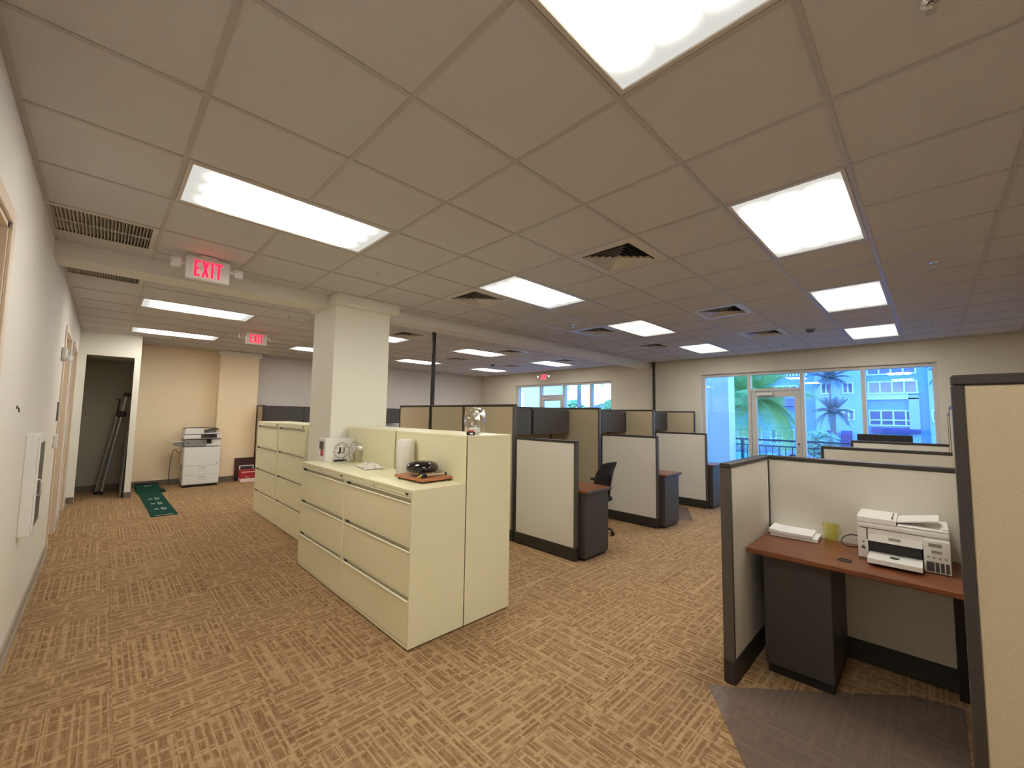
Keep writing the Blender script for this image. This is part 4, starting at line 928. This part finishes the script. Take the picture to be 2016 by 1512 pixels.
# easel and board in the closet
t = thing('easel', 'folded silver easel leaning in the dark closet', 'easel', (.12, 10.55, 0))
def bar(a, b_, w_, m, nm, par=None):
    a = Vector(a); b_ = Vector(b_); return obj(nm, MB().cyl(a, b_, w_, n=8), M[m], par or t)
for x0, x1, y in ((-.13, .085, .10), (-.05, .135, .02), (-.10, .105, .16)):
    l = bar((x0, y, .03), (x1, y, 1.43), .019, 'steel', 'leg'); bar((x0 - .004, y, 0), (x0 + .002, y, .05), .024, 'black', 'foot_cap', l)
obj('hub', MB().box(.05, -.02, 1.40, .19, .20, 1.50, bev=.02), M['black'], t); bar((.14, .06, 1.48), (.185, .06, 1.80), .019, 'steel', 'mast'); obj('mast_clip', B(.13, .03, 1.78, .24, .09, 1.85, bev=.012), M['black'], t)
bar((.075, .05, 1.46), (.09, .05, 1.72), .012, 'black', 'support_arm'); bar((.05, .05, 1.73), (.11, .05, 1.71), .014, 'black', 'arm_tip')
t = thing('presentation_board', 'black board with pale edge leaning inside the closet jamb', 'board', (.31, 10.06, 0)); 
obj('panel', MB().prism([(0.0, 0), (.035, 0), (.072, 1.18), (.037, 1.18)], 'y', 0, .75), M['black'], t); obj('edge_strip', MB().prism([(-.012, 0), (0, 0), (.037, 1.18), (.025, 1.18)], 'y', 0, .74), M['grey'], t)

# ------------------------------------------------------------------ outdoors
GZ = -2.0
tag(obj('ground_outside', B(11.6, -60, GZ - .2, 120, 90, GZ), M['asphalt']), 'grey street paving outside the windows', 'ground', kind='structure')
tag(obj('terrace_floor', B(XW + .26, -8, -.25, 11.6, 22, -.02), M['terrace']), 'pale terrace floor outside the storefront windows', 'terrace', kind='structure')
t = thing('railing', 'dark metal balcony railing outside the right storefront window', 'railing', (11.4, -3.0, -.02))
obj('top_rail', B(-.025, 0, 1.03, .025, 7.6, 1.07), M['rail'], t); obj('second_rail', B(-.015, 0, .90, .015, 7.6, .925), M['rail'], t); obj('bottom_rail', B(-.015, 0, .08, .015, 7.6, .105), M['rail'], t)
bm_ = B(-.008, -.008, .10, .008, .008, .90).mesh('baluster'); bm_.materials.append(M['rail'])
for q in range(55): obj('baluster', bm_, None, t, loc=(0, .12 + q * .135, 0))
for q in range(7): obj('rail_post', B(-.03, q * 1.26 - .03, 0, .03, q * 1.26 + .03, 1.03), M['rail'], t)
t = thing('porch_pier', 'pale exterior pier outside the left pane of the right window', 'pier', (10.75, 3.40, -.02)); obj('shaft', B(0, 0, 0, .45, .60, 3.2), M['ext_white'], t); obj('base_block', B(-.03, -.03, 0, .48, .63, .25), M['ext_white'], t)
t = thing('porch_wall', 'pale porch wall seen through the distant window', 'wall', (13.0, 10.25, GZ)); obj('wall', B(0, 0, 0, .3, 2.2, 5.8), M['ext_white'], t); obj('band', B(-.05, -.05, 4.55, .35, 2.25, 4.70), M['ext_white'], t)

BX = 60.0
b = thing('office_building', 'pale blue office building across the street', 'building', (BX, 0, GZ))
obj('wall', B(0, -14, 0, 10, 5.0, 14), M['ext_wall2'], b); obj('wall', B(-1.2, 5.0, 0, 10, 9.2, 14), M['ext_wall'], b); obj('wall', B(.4, 9.2, 0, 10, 26, 14), M['ext_wall2'], b)
obj('pier', B(-.35, .62, 0, 0, 1.42, 6.2), M['ext_wall'], b); obj('pier', B(-.5, -1.6, 0, 0, -.1, 14), M['ext_wall'], b)
def bwin(y0, y1, z0, z1, cols, rows, m, x=0.0):
    f = MB(); z0 -= GZ; z1 -= GZ; fw = .07
    for k in range(cols + 1): yy = y0 + (y1 - y0) * k / cols; f.box(x - .12, yy - fw, z0 - fw, x + .01, yy + fw, z1 + fw)
    for zz in ([z0, z1] + ([z0 + (z1 - z0) * .36] if rows == 2 else [])): f.box(x - .119, y0, zz - fw, x + .01, y1, zz + fw)
    fo = obj('window', f, M['ext_trim'], b)
    for k in range(cols):
        a = y0 + (y1 - y0) * k / cols; c = y0 + (y1 - y0) * (k + 1) / cols; obj('pane', B(x - .03, a + fw, z0 + fw, x - .01, c - fw, z1 - fw), M[m], fo)
bwin(.73, 4.56, 4.39, 5.68, 4, 1, 'ext_glass_w'); bwin(.77, 4.61, 6.5, 7.5, 4, 1, 'ext_glass'); bwin(.70, 4.59, .98, 2.56, 4, 2, 'ext_glass')
bwin(5.77, 6.65, 1.54, 2.63, 2, 1, 'ext_glass_w', -1.2); bwin(5.77, 6.65, 4.48, 5.62, 2, 1, 'ext_glass', -1.2); bwin(7.7, 8.6, 4.48, 5.62, 2, 1, 'ext_glass', -1.2)
bwin(11.2, 14.2, 4.55, 5.6, 4, 1, 'ext_glass', .4); bwin(-.9, -.3, 1.5, 2.6, 1, 1, 'ext_glass', -.5); bwin(15.5, 18.5, 4.55, 5.6, 3, 1, 'ext_glass', .4)
bwin(11.7, 14.2, -1.6, .25, 4, 2, 'ext_glass', .4); bwin(15.2, 18, -1.6, .25, 4, 2, 'ext_glass_w', .4)
obj('cornice', B(-.35, .6, 5.76, .02, 4.98, 5.92), M['ext_trim'], b); obj('cornice', B(-.45, .6, 6.35, .02, 4.98, 6.5), M['ext_trim'], b)
dm = B(-.30, -.07, 5.92, 0, .07, 6.35).mesh('dentil'); dm.materials.append(M['ext_trim'])
for q in range(22): obj('dentil', dm, None, b, loc=(0, 1.5 + q * .155, 0))
obj('cornice', B(.0, 9.2, 9.35, .42, 26, 9.5), M['ext_trim'], b)
dm2 = B(.05, -.1, 8.75, .4, .1, 9.35).mesh('dentil'); dm2.materials.append(M['ext_trim'])
for q in range(20): obj('dentil', dm2, None, b, loc=(0, 10.2 + q * .33, 0))
obj('awning', MB().prism([(0, 2.75), (-1.1, 2.45), (-1.1, 2.2), (0, 2.2)], 'y', .6, 4.4), M['ext_dark'], b); obj('awning', MB().prism([(-1.2, 2.3), (-2.0, 1.9), (-2.0, .2), (-1.2, .2)], 'y', 6.0, 6.9), M['ext_dark'], b); obj('awning', MB().prism([(-1.2, 2.3), (-2.0, 1.9), (-2.0, .2), (-1.2, .2)], 'y', 7.4, 8.2), M['ext_dark'], b)
ar = [(12.9, 3.55)] + [(13.7 - .75 * math.cos(PI * k / 14), 3.55 + .62 * math.sin(PI * k / 14)) for k in range(15)] + [(14.5, 3.55)]
aw = obj('arch_window', MB().prism(ar[1:-1], 'x', .30, .41), M['ext_glass_w'], b); obj('arch_mullion', B(.25, 13.66, 3.55, .42, 13.74, 4.17), M['ext_trim'], aw)
rr = obj('tile_roof', MB().prism([(.4, 6.0), (-1.4, 5.25), (-1.4, 5.1), (.4, 5.1)], 'y', 11.0, 13.4), M['ext_roof'], b)
for q in range(14): obj('roof_tile', MB().cyl((.38, 11.1 + q * .172, 6.02), (-1.42, 11.1 + q * .172, 5.27), .06, n=8), M['ext_roof'], rr)

def frond_mesh(L, droop, wl, nl, mname, pal=False):
    mb = MB(); pts = []
    for k in range(nl + 1):
        f = k / nl; pts.append(Vector((L * (f - .10 * f * f * droop), 0, L * (.30 * f - droop * .75 * f * f))))
    for k in range(1, nl):
        p = pts[k]; dvec = (pts[k + 1] - pts[k - 1]).normalized(); f = k / nl
        ln = wl * math.sin(PI * min(1, .15 + .85 * f)) ** .6
        for s in (-1, 1):
            tip = p + Vector((dvec.x * ln * .55, s * ln * .8, dvec.z * ln * .55 - ln * .28)); wv = dvec * (L / nl * .55)
            mb._add([p - wv * .4, p + wv * .6, tip, (p + tip) / 2 + Vector((0, 0, .02))], [(0, 1, 2), (0, 2, 3)])
    mb.tube(pts, [.025 * L * (1 - .8 * k / nl) * .5 for k in range(nl + 1)], 5)
    me = mb.mesh('frond'); me.materials.append(M[mname]); return me
def palm(label, loc, h, L, nf, mname, droop, seed, wl=.35, tr=.14, grp=None):
    rn = random.Random(seed); t = thing('palm_tree', label, 'palm tree', loc, group=grp)
    obj('trunk', MB().tube([(0, 0, 0), (.03, .02, h * .5), (0, 0, h)], [tr * 1.15, tr, tr * .85], 10), M['trunk'], t, smooth=60)
    ms = [frond_mesh(L, d_, L * wl, 30, mname) for d_ in (droop * .25, droop * .7, droop * 1.15)]
    for k in range(nf):
        lev = k % 3; o = obj('frond', ms[lev], None, t, loc=(0, 0, h)); 
        o.rotation_euler = Euler((0, [-.85, -.35, .15][lev] + rn.uniform(-.18, .18), k * 2.399 + rn.uniform(-.2, .2)), 'XYZ')
    return t
palm('bright green palm close outside the right storefront door', (14.2, 3.80, GZ), 4.1, 1.75, 46, 'leaf', 1.25, 4, .40, .13)
palm('taller grey palm in front of the blue building', (56.5, 7.48, GZ), 8.0, 2.0, 42, 'leaf2', .8, 7, .26, .12)
palm('lower drooping grey palm in front of the blue building', (50.0, 6.48, GZ), 4.2, 1.85, 44, 'leaf2', 1.15, 9, .26, .22)
palm('grey palm at the right edge of the window view', (55.0, -1.45, GZ), 7.9, 1.8, 22, 'leaf2', .7, 12, .30, .14)
palm('palm trunk with hanging fronds outside the distant window', (22.0, 16.0, GZ), 6.3, 1.9, 22, 'leaf', .9, 21, .34, .14)
def leafy(label, name, loc, h, r, n, mname, seed, cat):
    rn = random.Random(seed); t = thing(name, label, cat, loc); obj('stem', MB().tube([(0, 0, 0), (.03, 0, h * .5), (0, .03, h)], [.09, .07, .04], 7), M['trunk'], t)
    mb = MB()
    for k in range(n):
        d = Vector((rn.gauss(0, 1), rn.gauss(0, 1), rn.gauss(0, 1))).normalized() * r * rn.random() ** .4; d.z *= .85
        c = Vector((0, 0, h)) + d; a = Vector((rn.gauss(0, 1), rn.gauss(0, 1), rn.gauss(0, .6))).normalized() * r * .17; b_ = a.orthogonal().normalized() * r * .08
        mb._add([c - a, c + b_, c + a, c - b_], [(0, 1, 2, 3)])
    obj('foliage', mb, M[mname], t, kind='stuff'); return t
leafy('pale flowering shrub left of the grey palms', 'shrub', (30, 4.55, GZ), 2.1, .95, 700, 'shrub', 2, 'shrub')
leafy('dark tree left of the far roof in the distant window', 'tree', (27, 20.3, GZ), 3.9, 1.15, 700, 'leaf', 5, 'tree'); leafy('tree right of the far roof in the distant window', 'tree', (27, 16.6, GZ), 4.0, .95, 700, 'leaf', 6, 'tree')
t = thing('house', 'low house with blue-grey hip roof beyond the distant window', 'building', (30, 15.6, GZ)); obj('wall', B(0, 0, 0, 7, 6.6, 3.9), M['ext_wall'], t)
obj('hip_roof', MB()._add([(-.4, -.4, 3.9), (7.4, -.4, 3.9), (7.4, 7.0, 3.9), (-.4, 7.0, 3.9), (3.5, 2.9, 5.1), (3.5, 4.2, 5.1)], [(0, 3, 2, 1), (0, 1, 4), (1, 2, 5, 4), (2, 3, 5), (3, 0, 4, 5)]), M['ext_roof'], t)
def car(label, loc, m):
    t = thing('car', label, 'car', loc, PI / 2)
    obj('body', MB().prism([(-2.1, .35), (2.1, .35), (2.15, .75), (1.1, .9), (-1.6, .92), (-2.1, .8)], 'y', -.85, .85), M[m], t); obj('cabin', MB().prism([(-1.5, .9), (1.0, .9), (.35, 1.42), (-1.0, 1.42)], 'y', -.72, .72), M['ext_glass'], t); obj('roof', B(-1.0, -.7, 1.40, .36, .7, 1.46, bev=.02), M[m], t)
    for x in (-1.3, 1.3):
        for s in (-1, 1): obj('wheel', MB().cyl((x, s * .70, .33), (x, s * .88, .33), .33, n=16), M['black'], t, smooth=40)
car('teal car parked behind the balcony railing', (36, 10.3, GZ), 'car_a'); car('violet car parked right of the teal car outside', (41, 6.6, GZ), 'car_b')
